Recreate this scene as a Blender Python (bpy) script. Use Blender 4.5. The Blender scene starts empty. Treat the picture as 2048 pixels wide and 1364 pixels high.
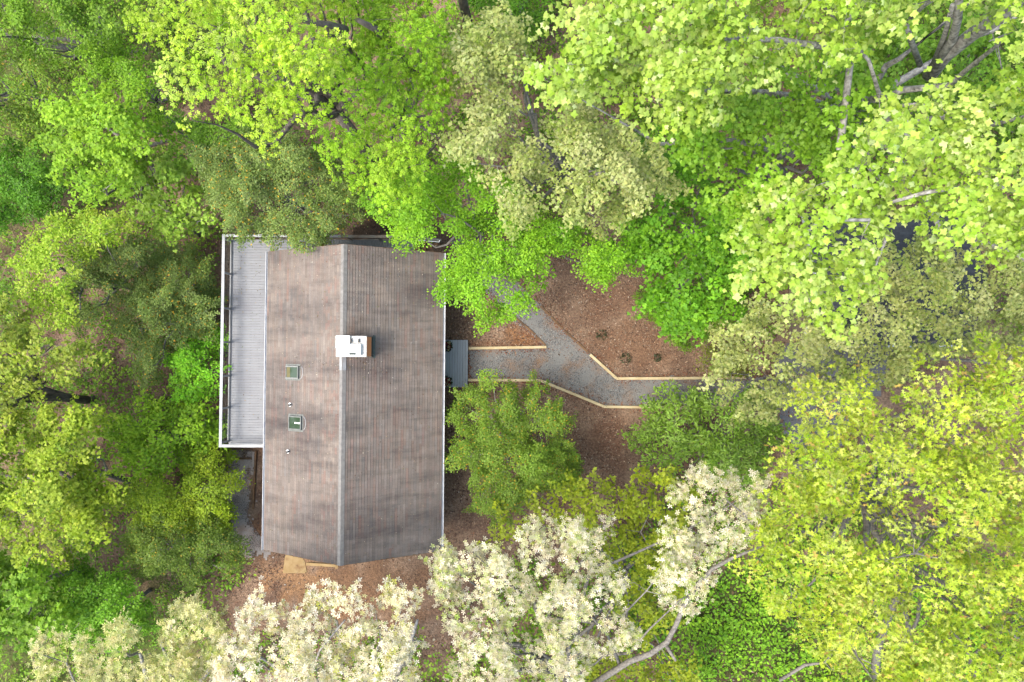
import bpy, math, random
import numpy as np
from mathutils import Matrix, Vector

random.seed(7)
rng = np.random.default_rng(11)
scene = bpy.context.scene
COL = scene.collection

# ------------------------------------------------------------------ camera
H = 36.0                      # metres above the entrance level
F = 1365.0                    # focal length in photograph pixels
CX, CY = 1024.0, 682.0
PITCH, ROLL = 0.0232, -0.00565
ROT = np.array(Matrix.Rotation(PITCH, 3, 'X') @ Matrix.Rotation(ROLL, 3, 'Y'))
CAM = np.array([0.0, 0.0, H])
cam_data = bpy.data.cameras.new('camera')
cam_data.sensor_width = 36.0
cam_data.lens = F / 2048.0 * 36.0
cam_data.clip_end = 1000.0
cam = bpy.data.objects.new('camera', cam_data)
cam.matrix_world = Matrix.Translation((0, 0, H)) @ Matrix(ROT.tolist()).to_4x4()
COL.objects.link(cam)
scene.camera = cam

# ------------------------------------------------------------------ light
SUN_EL = math.radians(60.0)
SUN_AZ_FROM = (-0.95, -0.31)            # the sun stands to the left and a little below the frame
world = bpy.data.worlds.new('World')
scene.world = world
world.use_nodes = True
wn = world.node_tree.nodes
wl = world.node_tree.links
sky = wn.new('ShaderNodeTexSky')
sky.sky_type = 'NISHITA'
sky.sun_disc = False
sky.sun_elevation = SUN_EL
sky.sun_rotation = math.atan2(SUN_AZ_FROM[0], SUN_AZ_FROM[1])
sky.air_density = 1.6
sky.dust_density = 4.0
sky.ozone_density = 0.6
bg = wn['Background']
bg.inputs['Strength'].default_value = 0.15
wl.new(sky.outputs[0], bg.inputs['Color'])
sun_data = bpy.data.lights.new('sun', 'SUN')
sun_data.energy = 1.3
sun_data.angle = math.radians(20.0)
sun_data.color = (1.0, 0.955, 0.88)
sun = bpy.data.objects.new('sun', sun_data)
COL.objects.link(sun)
_d = Vector((-SUN_AZ_FROM[0] * math.cos(SUN_EL), -SUN_AZ_FROM[1] * math.cos(SUN_EL), -math.sin(SUN_EL)))
sun.rotation_euler = _d.to_track_quat('-Z', 'Y').to_euler()
scene.view_settings.view_transform = 'Standard'
scene.view_settings.look = 'None'
scene.view_settings.gamma = 1.0
scene.view_settings.use_curve_mapping = False
scene.view_settings.exposure = 2.1
scene.cycles.max_bounces = 7
scene.cycles.diffuse_bounces = 4
scene.cycles.transmission_bounces = 5
scene.cycles.sample_clamp_indirect = 6.0
GAIN = 3.2                    # displayed / albedo at this exposure, used to turn seen colours into base colours


# ------------------------------------------------------------------ geometry helpers
def W(px, py, z):
    """point on the view ray of a photograph pixel at height z (the height comes from what it touches)"""
    px = np.asarray(px, float); py = np.asarray(py, float); z = np.asarray(z, float)
    px, py, z = np.broadcast_arrays(px, py, z)
    d = np.stack([(px - CX) / F, -(py - CY) / F, -np.ones_like(px)], -1) @ ROT.T
    t = (z - H) / d[..., 2]
    return CAM + d * t[..., None]


def smooth(t):
    t = np.clip(t, 0, 1)
    return t * t * (3 - 2 * t)


def hgt(x, y):
    x = np.asarray(x, float); y = np.asarray(y, float)
    h = -2.3 * smooth((-5.0 - x) / 6.5) - 0.09 * np.maximum(0, -13 - x)
    h = h - 1.1 * smooth((y - 5.2) / 1.8) * smooth((2.5 - x) / 4.0) * (1 - 0.6 * smooth((-5.0 - x) / 6.5))
    h = h + 0.05 * np.sin(x * 0.7 + 1.3) * np.sin(y * 0.6) * smooth((np.hypot(x - 4, y) - 11) / 4)
    return h


def G(px, py, dz=0.0):
    """the ground point seen at a pixel"""
    px = np.asarray(px, float); py = np.asarray(py, float)
    z = np.zeros(np.broadcast(px, py).shape)
    for _ in range(8):
        p = W(px, py, z)
        z = hgt(p[..., 0], p[..., 1]) + dz
    return W(px, py, z)


def s2l(c):
    c = np.asarray(c, float) / 255.0
    return np.where(c <= 0.04045, c / 12.92, ((c + 0.055) / 1.055) ** 2.4)


LEAF_GAIN = 2.0


def alb(*c):
    return np.clip(s2l(c) / GAIN, 0.004, 0.8)


def lalb(*c):
    v = s2l(c) / LEAF_GAIN
    if c[2] > 150:                                  # the cream young leaves are not green
        return np.clip(v * 1.2, .004, .75)
    v = v * np.array([1.0 + 1.3 * max(0, .8 - c[0] / c[1]), 1.0, .7 + .35 * min(1, max(0, (c[2] - 50) / 50))])
    v[2] = max(v[2], .045 * v[1])
    return np.clip(v, .004, .75)


class Noise:
    def __init__(self, seed, wl_, n=14):
        r = np.random.default_rng(seed)
        a = r.uniform(0, 2 * np.pi, n)
        k = 2 * np.pi / (wl_ * r.uniform(0.6, 1.8, n))
        self.kx, self.ky, self.p = np.cos(a) * k, np.sin(a) * k, r.uniform(0, 6.28, n)
        self.s = math.sqrt(2.0 / n)

    def __call__(self, x, y):
        x = np.asarray(x, float); y = np.asarray(y, float)
        return self.s * np.sin(x[..., None] * self.kx + y[..., None] * self.ky + self.p).sum(-1)


def in_poly(x, y, poly):
    x = np.asarray(x); y = np.asarray(y)
    ins = np.zeros(x.shape, bool)
    n = len(poly)
    for i in range(n):
        x1, y1 = poly[i]; x2, y2 = poly[(i + 1) % n]
        c = ((y1 > y) != (y2 > y)) & (x < (x2 - x1) * (y - y1) / (y2 - y1 + 1e-12) + x1)
        ins ^= c
    return ins


def edge_dist(x, y, poly):
    d = np.full(np.shape(x), 1e9)
    n = len(poly)
    for i in range(n):
        x1, y1 = poly[i]; x2, y2 = poly[(i + 1) % n]
        dx, dy = x2 - x1, y2 - y1
        t = np.clip(((x - x1) * dx + (y - y1) * dy) / (dx * dx + dy * dy + 1e-9), 0, 1)
        d = np.minimum(d, np.hypot(x - x1 - t * dx, y - y1 - t * dy))
    return d


def poly_area(poly):
    a = np.array(poly, float)
    return abs(np.sum(a[:, 0] * np.roll(a[:, 1], -1) - a[:, 1] * np.roll(a[:, 0], -1))) / 2


def sample_poly(poly, n, r):
    a = np.array(poly, float)
    lo, hi = a.min(0), a.max(0)
    out = np.zeros((0, 2))
    while len(out) < n:
        p = r.uniform(lo, hi, (max(64, n * 2), 2))
        out = np.concatenate([out, p[in_poly(p[:, 0], p[:, 1], poly)]])
    return out[:n]


# ------------------------------------------------------------------ mesh / object helpers
def raw_mesh(name, verts, loops, starts, mat=None, col=None, smooth_shade=False):
    me = bpy.data.meshes.new(name)
    verts = np.ascontiguousarray(verts, np.float32)
    me.vertices.add(len(verts)); me.vertices.foreach_set('co', verts.ravel())
    me.loops.add(len(loops)); me.loops.foreach_set('vertex_index', np.ascontiguousarray(loops, np.int32))
    me.polygons.add(len(starts)); me.polygons.foreach_set('loop_start', np.ascontiguousarray(starts, np.int32))
    me.polygons.foreach_set('use_smooth', np.full(len(starts), smooth_shade, bool))
    me.update(calc_edges=True)
    if col is not None:
        at = me.attributes.new('Col', 'FLOAT_COLOR', 'POINT')
        c = np.ones((len(verts), 4), np.float32); c[:, :3] = col
        at.data.foreach_set('color', c.ravel())
    if mat is not None:
        me.materials.append(mat)
    return me


def mesh_from(name, verts, faces, mat=None, col=None, smooth_shade=False):
    loops = [i for f in faces for i in f]
    starts = np.cumsum([0] + [len(f) for f in faces[:-1]])
    return raw_mesh(name, np.array(verts, float), loops, starts, mat, col, smooth_shade)


def attach(o, parent):
    if parent is not None:
        o.parent = parent
        chain = Matrix.Identity(4)
        if parent.type == 'EMPTY':
            chain = Matrix(parent['_m']) if False else EM[parent.name]
        o.matrix_parent_inverse = chain.inverted()


EM = {}


def add(name, me, parent=None, label=None, cat=None, group=None, kind=None):
    o = bpy.data.objects.new(name, me)
    COL.objects.link(o)
    attach(o, parent)
    if label: o['label'] = label
    if cat: o['category'] = cat
    if group: o['group'] = group
    if kind: o['kind'] = kind
    return o


def thing(name, label, cat, loc, group=None):
    e = bpy.data.objects.new(name, None)
    e.empty_display_size = 0.3
    COL.objects.link(e)
    e.location = [float(v) for v in loc]
    EM[e.name] = Matrix.Translation(e.location)
    e['label'] = label; e['category'] = cat
    if group: e['group'] = group
    return e


class MB:
    def __init__(self):
        self.v, self.f, self.c = [], [], []

    def quad(self, a, b, c, d):
        n = len(self.v); self.v += [a, b, c, d]; self.f.append((n, n + 1, n + 2, n + 3))

    def hexa(self, p):
        """8 points: bottom 4 then top 4"""
        n = len(self.v); self.v += [tuple(q) for q in p]
        for f in ((3, 2, 1, 0), (4, 5, 6, 7), (0, 1, 5, 4), (1, 2, 6, 5), (2, 3, 7, 6), (3, 0, 4, 7)):
            self.f.append(tuple(n + i for i in f))
        return self

    def box(self, x0, x1, y0, y1, z0, z1, tr=lambda p: p):
        return self.hexa([tr(p) for p in ((x0, y0, z0), (x1, y0, z0), (x1, y1, z0), (x0, y1, z0),
                                          (x0, y0, z1), (x1, y0, z1), (x1, y1, z1), (x0, y1, z1))])

    def bbox(self, x0, x1, y0, y1, z0, z1, b=0.01, tr=lambda p: p):
        """box with chamfered top edges"""
        n = len(self.v)
        P = [(x0, y0, z0), (x1, y0, z0), (x1, y1, z0), (x0, y1, z0),
             (x0, y0, z1 - b), (x1, y0, z1 - b), (x1, y1, z1 - b), (x0, y1, z1 - b),
             (x0 + b, y0 + b, z1), (x1 - b, y0 + b, z1), (x1 - b, y1 - b, z1), (x0 + b, y1 - b, z1)]
        self.v += [tuple(tr(p)) for p in P]
        F_ = [(3, 2, 1, 0), (8, 9, 10, 11)]
        for k in range(4):
            m = (k + 1) % 4
            F_ += [(k, m, m + 4, k + 4), (k + 4, m + 4, m + 8, k + 8)]
        self.f += [tuple(n + i for i in f) for f in F_]
        return self

    def tube(self, pts, rad, n=6, cap=True):
        pts = [Vector(p) for p in pts]
        base = len(self.v)
        up = Vector((0.31, 0.2, 0.93))
        for i, p in enumerate(pts):
            d = (pts[min(i + 1, len(pts) - 1)] - pts[max(i - 1, 0)])
            if d.length < 1e-6: d = Vector((0, 0, 1))
            d.normalize()
            a = d.cross(up)
            if a.length < 0.1: a = d.cross(Vector((1, 0, 0)))
            a.normalize(); b = d.cross(a)
            r = rad[i] if hasattr(rad, '__len__') else rad
            for k in range(n):
                t = 2 * math.pi * k / n
                self.v.append(tuple(p + a * (r * math.cos(t)) + b * (r * math.sin(t))))
        for i in range(len(pts) - 1):
            for k in range(n):
                m = (k + 1) % n
                self.f.append((base + i * n + k, base + i * n + m, base + (i + 1) * n + m, base + (i + 1) * n + k))
        if cap:
            self.f.append(tuple(base + (len(pts) - 1) * n + k for k in range(n)))
            self.f.append(tuple(base + k for k in reversed(range(n))))
        return self

    def build(self, name, mat, parent=None, sm=False, **kw):
        return add(name, mesh_from(name, self.v, self.f, mat, None, sm), parent, **kw)


# ------------------------------------------------------------------ materials
def new_mat(name):
    m = bpy.data.materials.new(name); m.use_nodes = True
    nt = m.node_tree
    return m, nt, nt.nodes['Principled BSDF'], nt.nodes['Material Output']


def ramp_mix(nt, fac, c1, c2):
    n = nt.nodes.new('ShaderNodeMix'); n.data_type = 'RGBA'
    nt.links.new(fac, n.inputs[0])
    for s, c in ((6, c1), (7, c2)):
        if hasattr(c, 'is_output'): nt.links.new(c, n.inputs[s])
        else: n.inputs[s].default_value = (*[float(v) for v in c], 1)
    return n.outputs[2]


def noise_fac(nt, scale, detail=4, lo=0.35, hi=0.65, vec=None, mapscale=None, rough=0.55):
    t = nt.nodes.new('ShaderNodeTexNoise')
    t.inputs['Scale'].default_value = scale; t.inputs['Detail'].default_value = detail
    t.inputs['Roughness'].default_value = rough
    g = nt.nodes.new('ShaderNodeNewGeometry')
    v = vec or g.outputs['Position']
    if mapscale:
        mp = nt.nodes.new('ShaderNodeMapping'); mp.inputs['Scale'].default_value = mapscale
        nt.links.new(v, mp.inputs[0]); v = mp.outputs[0]
    nt.links.new(v, t.inputs['Vector'])
    r = nt.nodes.new('ShaderNodeMapRange')
    r.inputs[1].default_value = lo; r.inputs[2].default_value = hi
    nt.links.new(t.outputs[0], r.inputs[0])
    return r.outputs[0]


def bump(nt, bsdf, fac, strength, dist):
    b = nt.nodes.new('ShaderNodeBump')
    b.inputs['Strength'].default_value = strength; b.inputs['Distance'].default_value = dist
    nt.links.new(fac, b.inputs['Height']); nt.links.new(b.outputs[0], bsdf.inputs['Normal'])


def simple(name, c1, c2, scale=4.0, rough=0.7, mapscale=None, spec=0.3, metal=0.0, bs=0.0, c3=None, s3=0.6):
    m, nt, b, o = new_mat(name)
    f = noise_fac(nt, scale, 5, 0.3, 0.7, mapscale=mapscale)
    c = ramp_mix(nt, f, c1, c2)
    if c3 is not None:
        c = ramp_mix(nt, noise_fac(nt, s3, 5, 0.5, 0.72), c, c3)
    nt.links.new(c, b.inputs['Base Color'])
    b.inputs['Roughness'].default_value = rough
    b.inputs['Specular IOR Level'].default_value = spec
    b.inputs['Metallic'].default_value = metal
    if bs: bump(nt, b, f, bs, 0.01)
    return m


def leaf_mat(name, trans=0.35, rough=0.55, spec=0.25):
    m, nt, b, o = new_mat(name)
    a = nt.nodes.new('ShaderNodeAttribute'); a.attribute_name = 'Col'
    nt.links.new(a.outputs['Color'], b.inputs['Base Color'])
    b.inputs['Roughness'].default_value = rough
    b.inputs['Specular IOR Level'].default_value = spec
    t = nt.nodes.new('ShaderNodeBsdfTranslucent')
    g = nt.nodes.new('ShaderNodeMix'); g.data_type = 'RGBA'; g.blend_type = 'MULTIPLY'
    g.inputs[0].default_value = 1.0
    nt.links.new(a.outputs['Color'], g.inputs[6]); g.inputs[7].default_value = (1.15, 1.1, 0.7, 1)
    nt.links.new(g.outputs[2], t.inputs['Color'])
    x = nt.nodes.new('ShaderNodeMixShader'); x.inputs[0].default_value = trans
    nt.links.new(b.outputs[0], x.inputs[1]); nt.links.new(t.outputs[0], x.inputs[2])
    nt.links.new(x.outputs[0], o.inputs['Surface'])
    return m


def attr_mat(name, rough=0.9, spec=0.2, nscale=30.0, amt=0.35, stain=None):
    """base colour from the 'Col' attribute with fine grain"""
    m, nt, b, o = new_mat(name)
    a = nt.nodes.new('ShaderNodeAttribute'); a.attribute_name = 'Col'
    f = noise_fac(nt, nscale, 6, 0.25, 0.75)
    dk = nt.nodes.new('ShaderNodeMix'); dk.data_type = 'RGBA'; dk.blend_type = 'MULTIPLY'; dk.inputs[0].default_value = 1
    nt.links.new(a.outputs['Color'], dk.inputs[6])
    nt.links.new(ramp_mix(nt, f, (1 - amt,) * 3, (1 + amt * 0.6,) * 3), dk.inputs[7])
    c = dk.outputs[2]
    if stain:
        c = stain(nt, c)
    nt.links.new(c, b.inputs['Base Color'])
    b.inputs['Roughness'].default_value = rough
    b.inputs['Specular IOR Level'].default_value = spec
    return m, nt, b, f


M = {}
M['leaf'] = leaf_mat('leaf_surface', 0.45)
M['leaf_glossy'] = leaf_mat('holly_leaf_surface', 0.25, 0.5, 0.2)
M['litter'] = attr_mat('dry_leaf', 0.9, 0.15, 20, 0.2)[0]
gm, nt, b, f = attr_mat('woodland_ground', 0.95, 0.1, 9, 0.55)
vor = nt.nodes.new('ShaderNodeTexVoronoi'); vor.inputs['Scale'].default_value = 16
tc = nt.nodes.new('ShaderNodeTexCoord'); nt.links.new(tc.outputs['Object'], vor.inputs['Vector'])
bump(nt, b, vor.outputs['Distance'], 0.6, 0.05)
M['ground'] = gm
M['bark_dark'] = simple('bark_dark', (0.04, 0.034, 0.028), (0.12, 0.10, 0.085), 9, 0.95, (1, 1, 0.3), bs=0.6)
M['bark_grey'] = simple('bark_grey', (0.055, 0.05, 0.045), (0.16, 0.148, 0.13), 12, 0.95, (1, 1, 0.4), bs=0.6)
M['bark_pale'] = simple('bark_pale', (0.05, 0.047, 0.043), (0.30, 0.285, 0.265), 7, 0.95, bs=0.6)
M['deck_board'] = simple('grey_composite_board', alb(158, 161, 167), alb(176, 180, 186), 3, 0.6, (0.6, 5, 1), 0.35,
                         c3=alb(148, 150, 158), s3=0.5)
M['entry_board'] = simple('slate_grey_composite_board', alb(184, 192, 198), alb(198, 206, 212), 3, 0.6, (5, 0.6, 1), 0.35)
M['landing_board'] = simple('shaded_grey_composite_board', alb(112, 120, 126), alb(126, 134, 140), 3, 0.6, (5, 0.6, 1), 0.35)  # top deck strip: the gable's shadow is put into the board colour
M['white_rail'] = simple('white_painted_rail', alb(205, 208, 212), alb(228, 230, 232), 2, 0.55, (1, 1, 1), 0.35,
                         c3=alb(182, 184, 186), s3=1.2)
M['weathered_rail'] = simple('weathered_rail_wood', alb(150, 146, 138), alb(186, 182, 172), 5, 0.85, (0.4, 4, 1), 0.2,
                             c3=alb(150, 118, 90), s3=1.1)
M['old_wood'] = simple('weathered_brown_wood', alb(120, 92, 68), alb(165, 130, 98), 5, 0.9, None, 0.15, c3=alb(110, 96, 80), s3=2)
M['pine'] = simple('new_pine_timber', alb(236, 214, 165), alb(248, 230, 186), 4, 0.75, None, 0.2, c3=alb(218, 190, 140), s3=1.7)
M['bolt'] = simple('dark_steel', (0.03, 0.03, 0.03), (0.06, 0.055, 0.05), 20, 0.5, metal=0.6)
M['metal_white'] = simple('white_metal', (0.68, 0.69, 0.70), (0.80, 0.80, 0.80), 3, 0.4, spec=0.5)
M['gutter'] = simple('white_gutter_metal', (0.28, 0.29, 0.31), (0.42, 0.43, 0.44), 2.5, 0.45, (1, 1, 1), 0.4)
M['lead'] = simple('grey_flashing', (0.11, 0.115, 0.12), (0.18, 0.185, 0.19), 5, 0.5, spec=0.5)
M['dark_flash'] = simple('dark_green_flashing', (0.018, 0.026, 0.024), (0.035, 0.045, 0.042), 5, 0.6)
M['concrete'] = simple('mortar_crown', (0.24, 0.235, 0.22), (0.40, 0.39, 0.37), 9, 0.9, bs=0.3)
M['frame'] = simple('grey_green_skylight_frame', (0.06, 0.066, 0.06), (0.10, 0.105, 0.10), 8, 0.5, spec=0.4)
M['frame_light'] = simple('pale_skylight_trim', (0.11, 0.118, 0.11), (0.17, 0.17, 0.165), 8, 0.5, spec=0.4)
M['black'] = simple('black_rubber', (0.008, 0.008, 0.008), (0.02, 0.02, 0.02), 8, 0.6)
M['siding'] = simple('brown_siding', (0.11, 0.085, 0.065), (0.16, 0.125, 0.1), 3, 0.8, (1, 1, 6))
M['wood_inner'] = simple('tan_shade_fabric', (0.055, 0.05, 0.02), (0.08, 0.072, 0.03), 5, 0.8)
M['plywood'] = simple('dusty_concrete_step', alb(205, 172, 120), alb(222, 192, 142), 3, 0.9, None, 0.1, c3=alb(176, 136, 96), s3=2.2)
M['asphalt'] = simple('asphalt', (0.055, 0.055, 0.06), (0.10, 0.10, 0.105), 14, 0.95, bs=0.3)
M['path'] = simple('compacted_gravel', alb(134, 134, 134), alb(170, 168, 162), 22, 0.95, None, 0.15, bs=0.6, c3=alb(168, 136, 110), s3=0.9)
M['side_gravel'] = simple('pinkish_grey_gravel', alb(184, 174, 168), alb(212, 202, 194), 24, 0.95, None, 0.15, bs=0.6, c3=alb(196, 160, 134), s3=1.0)
gl, nt, b, o = new_mat('skylight_glass')
b.inputs['Base Color'].default_value = (0.02, 0.035, 0.02, 1); b.inputs['Roughness'].default_value = 0.06
b.inputs['Specular IOR Level'].default_value = 0.35
M['glass'] = gl
bm_, nt, b, o = new_mat('brick')
br = nt.nodes.new('ShaderNodeTexBrick')
br.inputs['Color1'].default_value = (0.55, 0.20, 0.065, 1); br.inputs['Color2'].default_value = (0.42, 0.14, 0.05, 1)
br.inputs['Mortar'].default_value = (0.30, 0.27, 0.24, 1); br.inputs['Scale'].default_value = 4.6
br.inputs['Mortar Size'].default_value = 0.02
tc = nt.nodes.new('ShaderNodeTexCoord'); mp = nt.nodes.new('ShaderNodeMapping'); mp.inputs['Rotation'].default_value = (math.pi / 2, 0, math.pi / 2)
nt.links.new(tc.outputs['Object'], mp.inputs[0]); nt.links.new(mp.outputs[0], br.inputs['Vector'])
nt.links.new(br.outputs[0], b.inputs['Base Color']); b.inputs['Roughness'].default_value = 0.9
M['brick'] = bm_


def roof_stain(nt, c):
    """dark algae streaks running down the slopes, with shapes of their own"""
    for sc, lo, hi, mp_, dark in ((1.0, .44, .70, (.14, .55, .3), (.52, .53, .57)), (2.0, .46, .76, (.22, 1.5, .4), (.66, .66, .68)), (.5, .50, .75, (.35, .5, .5), (.8, .8, .84))):
        f = noise_fac(nt, sc, 6, lo, hi, mapscale=mp_, rough=0.62)
        mul = nt.nodes.new('ShaderNodeMix'); mul.data_type = 'RGBA'; mul.blend_type = 'MULTIPLY'
        nt.links.new(f, mul.inputs[0]); nt.links.new(c, mul.inputs[6]); mul.inputs[7].default_value = (*dark, 1)
        c = mul.outputs[2]
    return c


M['shingle'] = attr_mat('asphalt_shingle', 0.95, 0.15, 45, 0.3, roof_stain)[0]
M['cap'] = simple('ridge_cap_shingle', (0.10, 0.096, 0.092), (0.145, 0.139, 0.134), 6, 0.95, spec=0.15, bs=0.2)
M['dark_shingle'] = attr_mat('charcoal_shingle', 0.9, 0.2, 40, 0.3)[0]

# ------------------------------------------------------------------ house frame
YAW = -0.00595
HC = np.array([-7.443, -2.115, 0.0])
RL, RW, ZE, ZR = 14.387, 8.517, 2.9, 5.301
ca, sa = math.cos(YAW), math.sin(YAW)


def hl(p):
    """house coordinates (x across the ridge, y along it) -> world"""
    return (HC[0] + p[0] * ca - p[1] * sa, HC[1] + p[0] * sa + p[1] * ca, p[2])


def lh(p):
    p = np.asarray(p, float)
    x, y = p[..., 0] - HC[0], p[..., 1] - HC[1]
    return np.stack([x * ca + y * sa, -x * sa + y * ca, p[..., 2]], -1)


def hpx(px, py, z):
    return lh(W(px, py, z))


# ------------------------------------------------------------------ ground
fine = np.arange(-36, 36.01, 0.36)
far = np.array([38, 42, 48, 58, 75, 110, 170, 260.0])
gx = np.concatenate([-far[::-1], fine, far])
gy = gx.copy()
XX, YY = np.meshgrid(gx, gy)
ZZ = hgt(XX, YY)
nx = len(gx)
idx = np.arange(nx * nx).reshape(nx, nx)
q = np.stack([idx[:-1, :-1], idx[:-1, 1:], idx[1:, 1:], idx[1:, :-1]], -1).reshape(-1, 4)
n1, n2, n3 = Noise(1, 2.2), Noise(2, 0.7), Noise(3, 6.0)
gcol = np.zeros((nx, nx, 3))
w1 = smooth(0.5 + 0.35 * n1(XX, YY) + 0.2 * n2(XX, YY))[..., None]
gcol[:] = alb(148, 120, 101) * (1 - w1) + alb(188, 158, 133) * w1
w3 = smooth(0.2 + 0.3 * n3(XX, YY))[..., None]
gcol = gcol * (1 - 0.35 * w3) + alb(98, 80, 64) * 0.35 * w3


def soil(px, py, rx, ry, c, amt=0.9):  # blends a colour patch into the ground: soil, green cover, painted shade
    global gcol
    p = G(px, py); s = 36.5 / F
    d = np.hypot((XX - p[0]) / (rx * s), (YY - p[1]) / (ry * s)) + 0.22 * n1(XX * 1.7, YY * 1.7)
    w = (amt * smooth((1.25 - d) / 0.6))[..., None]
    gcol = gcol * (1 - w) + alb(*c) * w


for a in ((1045, 676, 38, 16, (176, 128, 88)), (990, 690, 40, 12, (160, 112, 80), .6), (660, 1185, 130, 48, (192, 146, 106)),
          (760, 1180, 120, 60, (164, 128, 100), .8), (590, 1150, 60, 40, (200, 156, 116)), (1220, 600, 60, 40, (150, 112, 88), .6),
          (1260, 690, 90, 40, (150, 112, 86), .6), (1170, 770, 45, 14, (156, 112, 82), .7), (530, 1080, 30, 50, (160, 118, 88), .7),
          (1200, 880, 60, 50, (146, 106, 82), .6), (780, 455, 130, 26, (66, 58, 50), .85), (880, 480, 40, 40, (86, 74, 62), .7),  # last two: dark ground with the house's shade put into its colour
          (1560, 1230, 230, 150, (70, 100, 30), .8), (220, 1230, 200, 90, (70, 90, 34), .6)):
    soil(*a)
wf = smooth((np.hypot(XX, YY * 1.35) - 27) / 6 + .25 * n3(XX, YY))[..., None]     # the wood floor beyond is overgrown
gcol = gcol * (1 - .75 * wf) + alb(96, 124, 44) * .75 * wf
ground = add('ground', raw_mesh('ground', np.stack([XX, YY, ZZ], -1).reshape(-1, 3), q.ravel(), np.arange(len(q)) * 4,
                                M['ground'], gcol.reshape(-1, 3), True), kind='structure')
ground['label'] = 'brown leaf strewn woodland ground'


def sheet(name, poly_px, mat, cell=0.1, dz=0.01, ragged=0.12, seed=0, **kw):
    """a thin ground-following sheet inside a pixel polygon laid on the ground"""
    P = G([p[0] for p in poly_px], [p[1] for p in poly_px])
    poly = [(float(a[0]), float(a[1])) for a in P]
    lo, hi = P.min(0), P.max(0)
    xs = np.arange(lo[0] - .2, hi[0] + .2, cell); ys = np.arange(lo[1] - .2, hi[1] + .2, cell)
    A, B = np.meshgrid(xs, ys)
    na, nb = Noise(seed + 50, 0.9), Noise(seed + 60, 0.35)
    cxs, cys = (A[:-1, :-1] + cell / 2), (B[:-1, :-1] + cell / 2)
    wx = cxs + ragged * (na(cxs, cys) + .6 * nb(cxs, cys)) * .6
    wy = cys + ragged * (na(cys, cxs) + .6 * nb(cys, cxs)) * .6
    keep = in_poly(wx, wy, poly)
    ii = np.arange(A.size).reshape(A.shape)
    qq = np.stack([ii[:-1, :-1], ii[:-1, 1:], ii[1:, 1:], ii[1:, :-1]], -1)[keep]
    used = np.unique(qq); remap = np.full(A.size, -1); remap[used] = np.arange(len(used))
    v = np.stack([A, B, hgt(A, B) + dz], -1).reshape(-1, 3)[used]
    return add(name, raw_mesh(name, v, remap[qq].ravel(), np.arange(len(qq)) * 4, mat, None, True), kind='structure', **kw), poly


PATH_PX = [(938, 699), (1092, 697), (1070, 676), (1046, 654), (1016, 630), (985, 600), (950, 560), (925, 520), (900, 480), (960, 480), (1000, 530), (1040, 570), (1082, 612),
           (1128, 660), (1184, 710), (1236, 757), (1500, 754), (1640, 750), (1640, 830), (1480, 812), (1330, 813), (1210, 811),
           (1160, 792), (1080, 760), (938, 759)]
path, path_w = sheet('gravel_path', PATH_PX, M['path'], ragged=0.07, seed=1)
side_path, side_w = sheet('side_path', [(463, 900), (505, 900), (503, 960), (495, 1030), (512, 1060), (535, 1090), (550, 1110), (500, 1112), (462, 1090), (452, 1000), (455, 940)],
                          M['side_gravel'], ragged=0.22, seed=2)
drive, drive_w = sheet('driveway', [(1550, 690), (1800, 695), (1760, 780), (1700, 860), (1650, 960), (1600, 930), (1560, 840)], M['asphalt'], cell=0.2, dz=0.02, ragged=0.15, seed=3)


# ------------------------------------------------------------------ leaf shapes
def tmpl(v, f, area):
    return dict(v=np.array(v, float), f=f, area=area)


def kite(ang, L=1.0, w=0.3, wide=0.5, base=(0, 0, 0), lift=0.0, fold=0.07):
    c, s = math.cos(ang), math.sin(ang)
    pts = [(0, 0, 0), (-w, wide * L, fold + lift * wide), (0, L, lift), (w, wide * L, fold + lift * wide)]
    return [(base[0] + x * c + y * s, base[1] - x * s + y * c, base[2] + z) for x, y, z in pts]


def multi(kites, area):
    v, f = [], []
    for k in kites:
        n = len(v); v += k; f += [(n, n + 2, n + 1), (n, n + 3, n + 2)]
    return tmpl(v, f, area)


def halves(right):
    """a leaf folded along its midrib from a right-hand outline; first and last points are on the midrib"""
    v = [(x, y, 0.16 * abs(x) - 0.10 * (y - .4) ** 2) for x, y in right]
    n = len(v)
    left = [(-x, y, z) for x, y, z in v[1:-1]]
    vv = v + left
    return tmpl(vv, [tuple(range(n)), (n - 1,) + tuple(range(n + len(left) - 1, n - 1, -1)) + (0,)], 0.24)


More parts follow.
